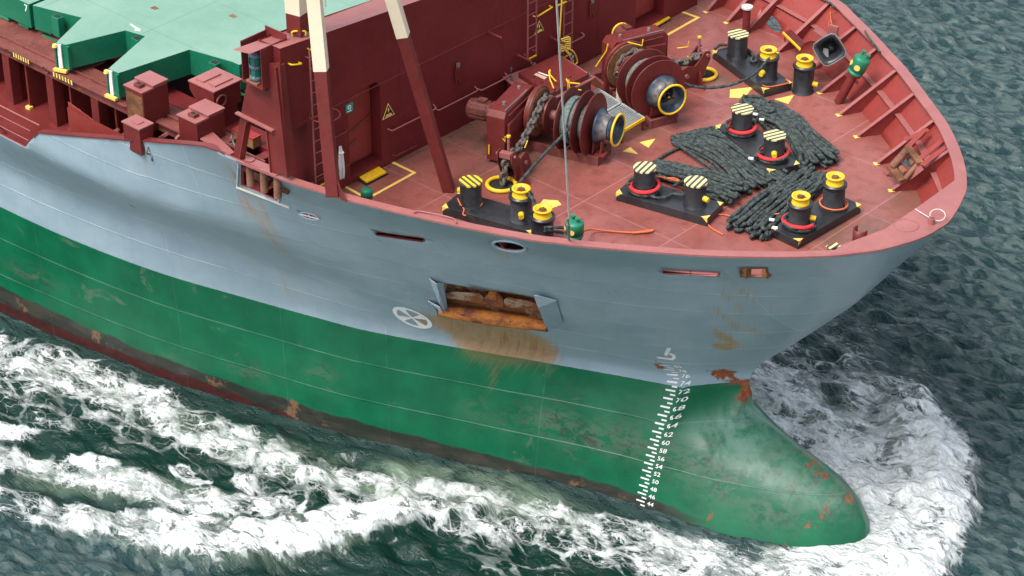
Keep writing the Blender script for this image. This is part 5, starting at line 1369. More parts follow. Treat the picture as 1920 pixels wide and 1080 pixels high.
    m.box((-2.13,Y(.66),.55),(.12,.12,.7)); m.box((-2.13,Y(-.70),.6),(.10,.10,.6)); m.build('brake_band','red',o)
    # gearbox
    m=MB(); x0,x1=-2.95,-2.38; 
    prof=[(Y(-1.62),.10),(Y(.35),.10),(Y(.35),1.55),(Y(.22),1.72),(Y(-1.50),1.66),(Y(-1.62),1.50)]
    m.prism([(x0,y,z) for y,z in prof],(x1-x0,0,0)); gb=m.build('gearbox','red',o,bevel=.015)
    m=MB(); m.prism([(x1+.005,Y(-1.5),.35),(x1+.005,Y(-.35),.35),(x1+.005,Y(-.35),1.38),(x1+.005,Y(-1.5),1.30)],(.10,0,0)); m.box((x1+.03,Y(-.60),1.53),(.05,1.6,.04)); m.build('side_cover','red',gb,bevel=.01)
    m=MB(); m.box((x1-.05,Y(-.7),1.70),(.03,1.6,.02)); m.build('bolt_strip','steel',gb)
    m=MB(); m.cyl((x0+.3,Y(-1.1),1.64),(x0+.3,Y(-1.1),1.76),.06,.05,10); m.cyl((x0+.28,Y(-.1),1.66),(x0+.28,Y(-.1),1.78),.05,.05,10); m.build('filler_cap','steel',gb)
    # electric motor
    m=MB(); mx0=x0-.95; my=Y(-.85); mh=1.18
    m.lathe((mx0,my,mh),X,[(0,0),(0,.20),(.04,.27),(.10,.285),(.62,.285),(.66,.25),(.74,.25),(.76,.33),(.82,.33),(.95,.28)],28); 
    for a in range(14): m.box((mx0+.38,my+math.cos(a*2*PI/14)*.295,mh+math.sin(a*2*PI/14)*.295),(.52,.02,.03),Matrix.Rotation(a*2*PI/14,3,'X'))
    m.box((mx0+.45,my,mh+.31),(.26,.2,.1)); m.build('motor','grey_red',o)
    if mir<0:
        m=MB(); m.torus((mx0+.06,my,mh),X,.27,.04,28,8); m.build('yellow_motor_ring','yellow',o)
        m=MB(); m.box((x1+.005,Y(.15),1.42),(.01,.24,.16)); m.build('gauge_window','lampcase',gb)
    # yellow levers
    def lever(P,nm='lever'):
        m=MB(); m.tube([Vector(p) for p in P],.022,6); m.build(nm,'yellow',o)
    if mir>0:
        m=MB(); m.box((x0+.1,Y(-1.66),.45),(.04,.03,.3)); m.build('lever','yellow',o)
        lever([(-2.2,Y(.9),1.9),(-2.1,Y(.75),1.75),(-1.9,Y(.6),1.55)])
        lever([(-1.5,Y(.75),1.85),(-1.45,Y(.7),1.6),(-1.15,Y(.85),1.55)]); lever([(-1.3,Y(.78),1.57),(-1.3,Y(.78),1.2)])
    else:
        lever([(-2.3,Y(.95),1.15),(-2.05,Y(.75),1.72),(-2.02,Y(.72),1.95)]); lever([(-1.75,Y(.2),2.0),(-1.6,Y(-.2),1.85),(-1.6,Y(-.22),2.05)]); lever([(-1.8,Y(.55),1.1),(-1.6,Y(.3),1.05)]); lever([(-2.3,Y(.6),1.05),(-2.15,Y(.55),1.0)])
        m=MB(); m.cyl((-1.55,Y(.55),.28),(-1.55,Y(.55),.75),.12,.12,12); m.build('bucket','cream',o)
    return o
W1O=(-10.06,-1.38); W1A=R(16); W2O=(-10.07,1.30); W2A=R(-18.3)
w1=windlass(W1O,W1A,1,'nearer one, big chain running to the near hawse pipe')
w2=windlass(W2O,W2A,-1,'farther one, beside the far yellow step plate')
def loc(O,ang,x,y,h): return Vector((O[0]+math.cos(ang)*x-math.sin(ang)*y,O[1]+math.sin(ang)*x+math.cos(ang)*y,DZ+h))
def wheelpath(O,ang,mir):
    P=[]
    for a in (200,160,120,80): P.append(loc(O,ang,-1.87,-mir*-math.cos(R(a))*-.45*-1 if False else mir*(-math.cos(R(a))*-.45)*-1,1.04+math.sin(R(a))*.45))
    return P
def stopper(O,ang,mir,label,chlabel,ringp):
    base=loc(O,ang,-1.87,-mir*2.05,0); o=empty('chain_stopper',label,'chain stopper',base,ang,'chain stoppers between windlass and hawse pipe')
    Y=lambda y:y*mir
    for x in (-.24,.20):
        m=MB(); pr=[(Y(.75),0),(Y(.55),.35),(Y(.42),.62),(Y(.18),.74),(Y(-.05),.66),(Y(-.18),.78),(Y(-.42),1.08),(Y(-.60),1.06),(Y(-.62),.78),(Y(-.40),.34),(Y(-.35),0)]
        m.prism([(x,y,z) for y,z in pr],(.04,0,0)); m.build('cheek_plate','red',o,bevel=.004)
    m=MB(); m.cyl((-.2,Y(.22),.42),(.2,Y(.22),.42),.27,.27,24); m.build('roller','rust',o)
    m=MB(); m.cyl((-.3,Y(.22),.42),(.3,Y(.22),.42),.07,.07,12); m.cyl((-.3,Y(-.5),.95),(.3,Y(-.5),.95),.05,.05,12); m.box((0,Y(-.5),.96),(.34,.18,.16)); m.cyl((.0,Y(-.35),1.0),(.0,Y(-.35),1.45),.04,.04,10); m.build('pawl','redlight',o)
    m=MB(); m.cyl((0,Y(-.35),1.45),(0,Y(-.35),1.50),.06,.06,12); m.tube([(-.42,Y(.15),1.05),(-.22,Y(-.1),1.12),(-.22,Y(-.12),1.30)],.017,6); m.tube([(.28,Y(.1),.95),(.3,Y(.25),1.12)],.017,6); m.build('yellow_lever','yellow',o)
    m=MB(); m.prism([(.26,Y(-.2),0),(.62,Y(-.2),0),(.26,Y(-.2),.5)],(0,.03,0)); m.build('side_bracket','red',o)
    r_=onz(ringp); h=empty('hawse_pipe','yellow rimmed round hawse hole in the deck %s'%('by the near rail' if mir>0 else 'by the far bulwark'),'hawse pipe',(r_.x,r_.y,DZ),0,'yellow rimmed hawse pipes')
    m=MB(); m.torus((0,0,.06),(0,0,1),.40,.06,40,10); m.build('rim','yellow',h); m=MB(); m.cyl((0,0,.004),(0,0,.012),.38,.38,32); m.build('hole','dark',h)
    # two big links and a shackle drop into the pipe
    top=base.copy(); top.z=DZ+.80; q=Vector((r_.x,r_.y,DZ)); e=(q-base); e.z=0; e=e.normalized()
    a=loc(O,ang,-1.87,0.30*mir,1.04+.35); b=loc(O,ang,-1.87,-.12*mir,1.04+.52); c=loc(O,ang,-1.87,-.45*mir,1.04+.36)
    d1=loc(O,ang,-1.87,-1.70*mir,.80); d2=loc(O,ang,-1.87,-2.0*mir,.80); d3=loc(O,ang,-1.87,-2.5*mir,.85)
    back=[loc(O,ang,-1.87,mir*.40,.85),loc(O,ang,-1.87,mir*.46,1.05)]
    chainlinks(back+[a,b,c,c.lerp(d1,.5)+Vector((0,0,-.03)),d1,d2,d3,d3.lerp(q,.5)+Vector((0,0,-.05)),q+Vector((0,0,-.1))],label=chlabel)
stopper(W1O,W1A,1,'dark red chain stopper holding the near anchor chain','rusty brown anchor chain from the nearer windlass through its stopper',(940,349))
stopper(W2O,W2A,-1,'dark red chain stopper with tall pin holding the far anchor chain','dark grey anchor chain from the farther windlass through its stopper',(1318,142))
# ================================================================== raised deck hatch and grating
def deckhatch():
    z=DZ+.95
    q=lambda p,zz:onz(p,zz)
    P=[q(p,z) for p in ((942,144),(1012,200),(1117,145),(1052,104))]; c=sum(P,Vector())/4; c.z=DZ
    o=empty('booby_hatch','low square dark red deck hatch with clamps behind the nearer windlass','deck hatch',c)
    base=P; ins=[p.lerp(sum(P,Vector())/4,.1) for p in P]
    m=MB(); m.prism([Vector((p.x,p.y,DZ+.01))-c for p in ins],(0,0,.9)); m.build('coaming','red',o)
    m=MB(); m.prism([p-c-Vector((0,0,.05)) for p in P],(0,0,.05)); m.build('coaming_flange','redlight',o,bevel=.005)
    P2=[q(p,z+.16) for p in ((972,136),(1031,176),(1103,139),(1046,101))]; m=MB(); m.prism([p-c-Vector((0,0,.18)) for p in P2],(0,0,.18)); m.build('lid','red',o,bevel=.008)
    for p in ((956,134),(958,150),(1004,152),(1041,176),(1071,152),(1103,145),(988,117),(1072,112),(1000,126),(1018,162)):
        a=q(p,z+.02)-c; m=MB(); m.box(a+Vector((0,0,.05)),(.05,.05,.18)); m.box(a+Vector((0,0,.12)),(.16,.05,.04)); m.cyl(a+Vector((.05,0,0)),a+Vector((.05,0,.16)),.02,.02,6); m.build('dog_clamp','steel',o)
    P3=[q(p,z+.168) for p in ((1001,140),(1006,137),(1026,145),(1021,149))]; m=MB(); m.prism([p-c for p in P3],(0,0,.004)); m.build('label_plate','label',o)
    P3=[q(p,z+.168) for p in ((1008,135.6),(1010.5,134.8),(1029,141.5),(1027,143))]; m=MB(); m.prism([p-c for p in P3],(0,0,.004)); m.build('label_strip','white',o)
    for L_ in ([(1031,131),(1031,140),(1043,153)],[(1062,148),(1065,155),(1087,157)]):
        h=.4; m=MB(); m.tube([q(L_[0],z+h)-c,q(L_[1],z+h-.05)-c,q(L_[2],z+h-.1)-c],.025,6); m.tube([q(L_[1],z+h-.05)-c,q(L_[1],z+h-.05)-c-Vector((0,0,.35))],.02,6); m.build('yellow_lever','yellow',o)
    # grating platform between the windlasses
    G_=[onz(p,DZ+.45) for p in ((1103,170),(1134,164),(1209,222),(1166,245))]; G_=[onz((1098,182),DZ+.4),onz((1122,168),DZ+.4),onz((1208,222),DZ+.4),onz((1167,247),DZ+.4)]
    c=sum(G_,Vector())/4; c.z=DZ; g_=empty('grating_platform','grey bar grating walkway with yellow edge between the two windlasses','grating',c)
    m=MB(); A,B,C_,D_=[p-c for p in G_]; up_=Vector((0,0,1))
    for k in range(34): 
        f=(k+.5)/34; 
        if 15<k<18: continue
        m.bar(A.lerp(D_,f),B.lerp(C_,f),.018,.05)
    for k in range(9):
        f=(k+.5)/9; m.bar(A.lerp(B,f)-up_*.02,D_.lerp(C_,f)-up_*.02,.016,.03)
    m.build('bar_grating','galv',g_)
    m=MB(); m.bar(A,D_,.04,.08); m.bar(B,C_,.04,.08); m.bar(A,B,.04,.08); m.bar(A.lerp(D_,.49),B.lerp(C_,.49),.05,.08); m.build('frame','galv',g_)
    m=MB(); m.bar(D_,C_,.05,.09); m.build('yellow_edge','yellow',g_)
    m=MB(); 
    for p in (A,B,C_,D_): m.box((p.x*.96,p.y*.96,.19),(.06,.06,.38))
    m.build('leg','red',g_)
deckhatch()
# ================================================================== vents
def vent(x,y,z,label,tilt=None,sc=1.0,pipe=None,twin=True):
    o=empty('vent_head',label,'vent head',(x,y,z),0,'green painted tank vent heads')
    if tilt: o.rotation_euler=tilt
    m=MB(); m.lathe((0,0,0),(0,0,1),[(0,0),(0,.19*sc),(.04*sc,.23*sc),(.09*sc,.23*sc),(.10*sc,.205*sc),(.14*sc,.205*sc),(.16*sc,.24*sc),(.5*sc,.24*sc),(.56*sc,.21*sc),(.60*sc,.10*sc),(.60*sc,0)],28)
    m.build('body','greenpaint',o)
    m=MB()
    for a in ((.1,.0),(-.09,.05)) if twin else ((0,0),): m.cyl((a[0]*sc,a[1],.58*sc),(a[0]*sc,a[1],.70*sc),.035,.035,10); m.cyl((a[0]*sc,a[1],.69*sc),(a[0]*sc,a[1],.73*sc),.075,.075,12)
    m.build('screw_cap','greenpaint',o)
    m=MB(); d=Vector((.35,-.94,0)); m.disc(d*.235*sc+Vector((0,0,.30*sc)),d,.085*sc,.03,20); d=Vector((-.75,-.66,0)); m.disc(d*.235*sc+Vector((0,0,.30*sc)),d,.08*sc,.03,20); m.build('float_window','paleyellow',o)
    if pipe:
        m=MB(); m.cyl((0,0,-pipe),(0,0,0),.14,.14,18); m.cyl((0,0,-.04),(0,0,.0),.21,.21,18); m.build('pipe','red',o)
    return o
q=onz((1077,444),DZ+.62); vent(q.x,q.y,q.z,'squat green vent head right behind the near rail beside the stay wire',sc=1.05,pipe=.62).scale=(1,1,.8)
q=onz((1572,192),DZ); d=Vector((.50,.70,1.0)); d=onz((1602,138),DZ+1.0)-q; e=Vector((0,0,1)).rotation_difference(d.normalized()).to_euler()
t_=q+d; o=vent(t_.x,t_.y,t_.z,'green vent head on a leaning red pipe by the far bulwark',tilt=e,sc=1.05,pipe=d.length); m=MB(); m.box((.0,-.0,-.18),(.5,.03,.1)); m.build('pipe_bracket','red',o)
q=onz((688,375),DZ+.5); m=MB(); m.lathe((0,0,.06),(0,0,1),[(-.56,.12),(.02,.12),(.02,.17),(.24,.17),(.29,.13),(.31,0)],20); o=m.build('small_vent_cap','greenpaint',None,q); tag(o,'small round green vent cap behind the near rail by the yellow deck line','vent head')
q=onz((1401,15),DZ+.85); o=empty('sounding_pipe','short red pipe with pale round lid among the far bulwark stays','pipe',q); m=MB(); m.cyl((0,0,-.85),(0,0,0),.12,.12,16); m.build('pipe','red',o); m=MB(); m.cyl((0,0,0),(0,0,.06),.18,.18,20); m.build('lid','whitecord',o)
# black cowl (the folded fog bell) on the far bulwark
def cowl():
    c=onz((1556,92),DZ+1.25); o=empty('ventilation_cowl','black flared square cowl leaning against the far bulwark','cowl',c)
    n=(CAM-c).normalized(); n=(n+Vector((0,-.1,-.15))).normalized(); u=n.cross(Vector((0,0,1))).normalized(); v=u.cross(n)
    rot=R(45+8)
    def ring(d,s,k=.5):
        out=[]
        for i in range(24):
            a=2*PI*i/24+rot*0; x=math.cos(a);y=math.sin(a); f=1/max(abs(math.cos(a-R(8))),abs(math.sin(a-R(8)))); f=1+(f-1)*k
            X_,Y_=x*f*s,y*f*s; out.append(u*(X_*math.cos(R(45))-Y_*math.sin(R(45)))+v*(X_*math.sin(R(45))+Y_*math.cos(R(45)))+n*d)
        return out
    capd=[]
    m=MB(); rings=[ring(.16,.40,.75),ring(.02,.30,.6),ring(-.25,.22,.2),ring(-.5,.2,0)]
    vs=[p for r_ in rings for p in r_]; m.add(vs,[(i*24+j,i*24+(j+1)%24,(i+1)*24+(j+1)%24,(i+1)*24+j) for i in range(3) for j in range(24)]+[tuple(range(72,96))],True); cb=m.build('flared_mouth','black',o,fix=False); s=cb.modifiers.new('s','SOLIDIFY'); s.thickness=.025
    m=MB(); m.tube(ring(.16,.41,.75),.022,6,closed=True); m.build('mouth_rim','steel',o)
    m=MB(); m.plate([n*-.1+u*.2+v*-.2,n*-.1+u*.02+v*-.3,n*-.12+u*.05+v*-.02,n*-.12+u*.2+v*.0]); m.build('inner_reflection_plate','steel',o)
    m=MB(); m.box(n*-.2+u*-.05+v*.52,(.3,.08,.34),None); m.bar(n*-.3+u*.1+v*.2,n*-.45+u*.55+v*.45,.1,.05); m.bar(n*-.3+u*.12+v*-.3,n*-.45+u*.50+v*-.75,.16,.05); m.build('bracket','redlight',o)
    m=MB(); m.lathe(n*-.55+u*.55+v*-.25,n,[(0,.05),(.02,.33),(.06,.36)],24); m.build('backing_dish','bulwarkred',o)
    m=MB(); a=onz((1558,12),RZ+.06)-c; m.tube(smooth_path([a,a+Vector((.1,-.15,-.2)),n*-.15+v*.65],5),.018,6); m.tube(smooth_path([a+Vector((.3,-.2,.02)),a+Vector((.2,-.35,-.4)),n*-.15+v*.6+u*.05],5),.014,6); m.build('lashing','orange',o)
cowl()
q=[onz(p,DZ+.55) for p in ((1470,61),(1482,56),(1518,90),(1508,98))]; c=sum(q,Vector())/4; c.z=DZ; o=empty('step_grating','small slatted step with yellow front edge between the far stays','step',c)
m=MB(); 
for k in range(5): m.bar(q[0].lerp(q[1],k/4)-c,q[3].lerp(q[2],k/4)-c,.035,.04)
m.build('slats','red',o); m=MB(); m.bar(q[0]-c-Vector((.02,.03,0)),q[3]-c-Vector((.02,.03,0)),.05,.06); m.build('yellow_edge','yellow',o)
m=MB()
for p in q: p2=p-c; m.cyl((p2.x*.9,p2.y*.9,0),(p2.x*.9,p2.y*.9,.53),.02,.02,6)
m.build('leg','red',o)
# roller fairlead on the far bulwark
def farfair():
    P=[onz(p,DZ+.75) for p in ((1670,312),(1703,276),(1724,304),(1692,337))]; c=sum(P,Vector())/4; o=empty('roller_fairlead','rusty roller fairlead frame between the far stays near the bow','fairlead',(c.x,c.y,DZ))
    c=Vector(o.location)
    def A(p,z): return onz(p,DZ+z)-c
    m=MB(); m.cyl(A((1674,311),.55),A((1701,281),1.05),.11,.11,14); m.build('side_roller','rustbrown',o)
    m=MB(); m.cyl(A((1686,310),.5),A((1699,326),.5),.10,.10,14); m.build('cross_roller','rustbrown',o)
    m=MB(); m.cyl(A((1703,292),.7),A((1715,310),.7),.10,.10,14); m.build('cross_roller','rustbrown',o)
    m=MB(); m.cyl(A((1697,335),.45),A((1722,306),.85),.07,.07,12); m.build('side_roller','rustbrown',o)
    m=MB(); m.bar(A((1668,313),.5),A((1692,339),.4),.2,.06); m.bar(A((1702,275),1.0),A((1726,306),.95),.2,.06); m.build('frame_plate','rust',o)
    m=MB(); m.prism([A((1655,322),.02),A((1672,309),.45),A((1676,312),.45),A((1662,330),.02)],(0,0,.03)); m.prism([A((1688,352),.02),A((1724,307),.9),A((1732,318),.9),A((1700,340),.02)],(0,0,.02)); m.build('cheek_plate','redlight',o)
    for p0,p1 in (((1700,277),(1735,242)),((1722,300),(1768,262)),((1729,310),(1774,275)),((1697,262),(1741,243))):
        m=MB(); m.bar(A(p0,.95),A(p1,1.15),.16,.02); m.build('gusset','bulwarkred',o)
farfair()
# bow tip fittings
q=onz((1746,418),RZ+.06); o=empty('bow_eye_fitting','small fitting with wire loop at the tip of the bow plate','fitting',q); m=MB(); m.cyl((0,0,-.02),(0,0,.14),.09,.09,12); m.cyl((0,0,.14),(0,0,.2),.05,.05,8); m.build('socket','railpaint',o); m=MB(); m.torus((.0,.28,.12),(.2,-.3,1),.2,.012,24,6); a=onz((1716,392),RZ+.06)-q; m.tube([a,(0,0,.12)],.012,6); m.build('wire_loop','whitecord',o)
q=onz((1611,459),DZ); o=empty('closed_chock','small curved dark red plate standing on deck by the near rail at the bow','bracket',q); m=MB(); 
P=[(.2*math.cos(R(a)),.2*math.sin(R(a))) for a in range(150,400,25)]
for z0,z1 in ((0,.5),): m.add([(x,y,z0) for x,y in P]+[(x,y,z1) for x,y in P],[(i,i+1,len(P)+i+1,len(P)+i) for i in range(len(P)-1)],True)
oo=m.build('curved_plate','red',o,fix=False); s=oo.modifiers.new('s','SOLIDIFY'); s.thickness=.03; m=MB(); m.cyl((0,0,.2),(.1,-.1,.25),.08,.08,10); m.build('inner_stub','label',o)
# rail furniture: bent pipe on the near rail, tie wires on the far rail
m=SB(); P=[onz(p,RZ+.08) for p in ((776,399),(786,396),(820,402),(850,410),(856,418))]; m.tube(smooth_path(P,4),.022,8); P=[onz(p,RZ+.02) for p in ((776,402),(800,409),(830,414),(852,418))]; m.tube(smooth_path(P,4),.018,8); m.build('rail_hand_hoop','railpaint')
line([(1622,58),(1630,72),(1638,82),(1650,98)],'dark lashing strap lying over the far rail',mat='rope',rad=.035,z=1.33,lob=0,name='lashing_strap',cat='strap')
line([(1548,0),(1560,8),(1563,14)],'dark cord over the far rail at the top edge',mat='rope',rad=.03,z=1.33,lob=0,name='lashing_strap',cat='strap')
# ================================================================== WATER
WZ=-.28
def water():
    def axis(lo,hi,step,far):
        a=list(np.arange(lo,hi,step)); s=step; x=a[-1]
        while x<far: s*=1.25; x+=s; a.append(x)
        s=step; x=a[0]
        while x>-far: s*=1.25; x-=s; a.insert(0,x)
        return np.array(a)
    st=.11
    xs=axis(-34,12,st,700); ys=axis(-19,32,st,700); X,Y=np.meshgrid(xs,ys); nx,ny=len(xs),len(ys)
    # pixel grid coordinates of every vertex on the calm surface, used only to read the foam outlines traced on the water
    def P2(p): q=onz(p,WZ); return (q.x,q.y)
    def seg(x,y,a,b):
        dx,dy=b[0]-a[0],b[1]-a[1]; L=dx*dx+dy*dy+1e-9; t=np.clip(((x-a[0])*dx+(y-a[1])*dy)/L,0,1); return np.hypot(x-a[0]-t*dx,y-a[1]-t*dy),t
    F=np.zeros_like(X); A=np.zeros_like(X); Hh=np.zeros_like(X)
    def cap(pts,rad,val,arr,soft=1.0,mode='max'):
        Q=[P2(p) for p in pts]; n=len(Q); r=rad if isinstance(rad,(list,tuple)) else [rad]*n; v=val if isinstance(val,(list,tuple)) else [val]*n
        if n==1: Q=Q*2; r=[r[0]]*2; v=[v[0]]*2; n=2
        for i in range(n-1):
            d,t=seg(X,Y,Q[i],Q[i+1]); rr=r[i]+(r[i+1]-r[i])*t; vv=v[i]+(v[i+1]-v[i])*t
            e=np.clip(1.25-(d/rr)**2*1.0,0,1)**soft*vv; np.maximum(arr,e,out=arr)
    # --- bow foam on the right: a broad crescent
    cap([(1700,760),(1745,820),(1765,880),(1755,950),(1730,1000),(1690,1060),(1600,1110)],[1.0,1.2,1.3,1.4,1.5,1.6,1.7],[.75,.95,1,1,1,1,1],F)
    cap([(1655,690),(1690,740)],[.6,1.0],[.35,.7],F)
    cap([(1440,700),(1480,720),(1520,770),(1560,810)],[1.1,1.3,1.2,1.0],[.85,.8,.8,.72],F)
    cap([(1490,665),(1540,690)],[.8,.9],[.6,.55],F); cap([(1425,720),(1455,770),(1510,820),(1580,880),(1630,940)],[.7,.8,.9,.9,.9],[.95,.95,.95,.95,1],F)
    cap([(1560,810),(1620,860),(1650,930),(1650,990),(1600,1040),(1520,1060),(1440,1080)],[1.6,1.8,1.5,1.3,1.2,1.1,1.2],[.8,.9,.95,1,1,.95,.85],F)
    cap([(1600,700),(1620,750),(1660,800)],[1.1,1.4,1.4],[.60,.68,.74],F)
    cap([(1570,640),(1600,670)],[.6,.8],[.3,.42],F)
    cap([(1440,1060),(1330,1062),(1230,1045),(1120,1030)],[1.0,1.3,1.3,1.0],[.78,.72,.66,.6],F)
    cap([(1600,1100),(1400,1120),(1200,1110)],[1.5,1.3,1.0],[.9,.72,.5],F)
    cap([(1130,980),(1200,1000),(1290,1025),(1380,1045)],[.6,.7,.7,.6],[.62,.66,.68,.7],F)
    # --- the breaking side wave
    cr=[(150,985),(240,1010),(330,1022),(420,1028),(500,1018),(580,1005),(660,988),(740,975),(830,962),(900,955)]
    cap(cr,[.6,.75,.9,1.05,1.1,1.05,.95,.75,.5,.4],[.65,.78,.86,.92,.94,.94,.94,.9,.85,.75],F)
    cap([(0,940),(80,960),(160,975),(250,985),(380,985)],[.9,.9,.9,.9,.7],[.6,.68,.72,.8,.85],F)
    cap([(-20,860),(60,870),(130,880),(220,905),(320,930),(430,945),(540,950)],[1.0,.9,.9,.9,.8,.8,.7],[.80,.72,.74,.76,.76,.78,.7],F)
    cap([(170,870),(200,875)],[.55,.5],[.9,.8],F); cap([(-10,805),(50,812)],[.65,.5],[.92,.7],F); cap([(340,880),(370,900)],[.5,.5],[.75,.8],F); cap([(455,895),(465,910)],[.45,.4],[.78,.7],F)
    # --- lacy band beside the hull
    cap([(-20,650),(60,680),(160,715),(280,760),(400,815),(500,865),(620,905),(760,935),(900,950),(1040,975),(1130,1000)],[1.2,1.35,1.35,1.3,1.15,1.2,1.3,1.3,1.2,1.0,.9],[.70,.74,.74,.72,.66,.66,.68,.66,.62,.62,.6],F)
    cap([(-20,720),(100,770),(200,800),(320,830),(420,860)],[1.3,1.3,1.1,.9,.8],[.56,.5,.48,.5,.45],F)
    cap([(760,960),(900,985),(1040,1010),(1150,1040)],[.9,1.1,1.1,1.0],[.55,.6,.58,.58],F)
    cap([(880,1040),(960,1050),(1040,1070)],[.8,.9,.9],[.42,.46,.42],F)
    cap([(500,900),(640,935),(760,955)],[1.3,1.2,1.0],[.40,.42,.45],F)
    # aerated milky water
    cap([(60,690),(250,750),(430,830),(600,880),(750,905),(880,915),(1000,945),(1120,985)],[.7,.7,.7,.9,1.1,1.1,.9,.6],[.45,.5,.5,.6,.8,.9,.8,.5],A,.8)
    cap(cr,[.5,.7,.9,1.1,1.2,1.1,.9,.6,.4,.3],.8,A); cap([(1500,1060),(1640,1000),(1680,900),(1640,830),(1520,760)],[1.2,1.6,1.7,1.7,1.3],.75,A); cap([(1540,965),(1630,965)],.6,.9,A); cap([(0,870),(200,900),(400,950)],.9,.5,A)
    # green dark water zone
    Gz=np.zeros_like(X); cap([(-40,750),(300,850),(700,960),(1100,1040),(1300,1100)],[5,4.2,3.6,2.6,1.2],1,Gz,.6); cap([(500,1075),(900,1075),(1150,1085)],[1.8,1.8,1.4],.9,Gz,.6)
    # --- heights
    rng=np.random.RandomState(3)
    def waves(n,l0,l1,amp,dir0,spread,X,Y):
        h=np.zeros_like(X)
        for k in range(n):
            l=l0*(l1/l0)**rng.rand(); a=dir0+rng.randn()*spread; ph=rng.rand()*6.28; kx=2*PI/l*math.cos(a); ky=2*PI/l*math.sin(a)
            w_=(.35*np.sin(X*.31+Y*.23*math.sin(k)+k)+.65)
            h+=amp*(l/l1)**.9*np.sin(kx*X+ky*Y+ph+1.1*np.sin(.35*X*math.cos(k)+.3*Y+k))*w_
        return h
    far=np.clip(1-(np.hypot(X+10,Y-5)-60)/60,0,1)
    h=waves(26,1.1,5.5,.055,R(80),.5,X,Y)*far+waves(24,.45,1.3,.036,R(85),.7,X,Y)*far
    # lattice noise for foam lumps
    def vn(sc,seed):
        r=np.random.RandomState(seed).rand(64,64); u=(X*sc)%64; v=(Y*sc)%64; i=u.astype(int); j=v.astype(int); fu=u-i; fv=v-j; fu=fu*fu*(3-2*fu); fv=fv*fv*(3-2*fv); i1=(i+1)%64; j1=(j+1)%64
        return (r[j,i]*(1-fu)+r[j,i1]*fu)*(1-fv)+(r[j1,i]*(1-fu)+r[j1,i1]*fu)*fv
    n1=vn(1.1,1);n2=vn(2.6,2);n3=vn(5.5,4); lump=n1*.5+n2*.3+n3*.2
    Hc=np.zeros_like(X); cap(cr,[.5,.8,1.1,1.2,1.2,1.1,1.0,.8,.6,.4],.38,Hc,1.4); cap([(1700,770),(1760,880),(1740,960),(1690,1040),(1560,1085)],[1.0,1.3,1.4,1.5,1.5],.45,Hc,1.3); cap([(1560,1030),(1640,985),(1650,940)],[.5,.7,.7],.25,Hc)
    trough=np.zeros_like(X); cap([(200,640),(500,770),(800,865),(1100,935)],.9,.12,trough)
    h=h*(1-.35*np.clip(F,0,1))+Hc*(.5+lump)+F*(lump-.45)*.30+trough*.75
    nearh=np.zeros_like(X); cap([(0,580),(300,702),(640,808),(930,878),(1217,965),(1330,1005),(1450,1032),(1540,1025),(1600,1008),(1632,985)],1.1,1,nearh,.8)
    h=h*(1-.7*nearh)
    Z=WZ+h
    # --- ragged edge: warp densities with noise
    Fw=np.clip(F+(lump-.5)*.42*np.clip(F*3,0,1),0,1.2)
    me=bpy.data.meshes.new('water'); nv=nx*ny
    co_=np.stack([X,Y,Z],-1).reshape(-1,3).astype(np.float32)
    idx=np.arange(nv).reshape(ny,nx); q=np.stack([idx[:-1,:-1],idx[:-1,1:],idx[1:,1:],idx[1:,:-1]],-1).reshape(-1,4)
    me.vertices.add(nv); me.vertices.foreach_set('co',co_.ravel()); me.loops.add(q.size); me.loops.foreach_set('vertex_index',q.ravel().astype(np.int32)); me.polygons.add(len(q)); me.polygons.foreach_set('loop_start',np.arange(0,q.size,4,dtype=np.int32)); me.polygons.foreach_set('loop_total',np.full(len(q),4,np.int32)); me.update(calc_edges=True)
    me.polygons.foreach_set('use_smooth',np.ones(len(q),bool))
    for nm,ar in (('foam',Fw),('aer',A),('deep',Gz)):
        at=me.attributes.new(nm,'FLOAT','POINT'); at.data.foreach_set('value',ar.ravel().astype(np.float32))
    o=bpy.data.objects.new('water',me); COL.objects.link(o); o['kind']='structure'; me.materials.append(mat_water()); return o
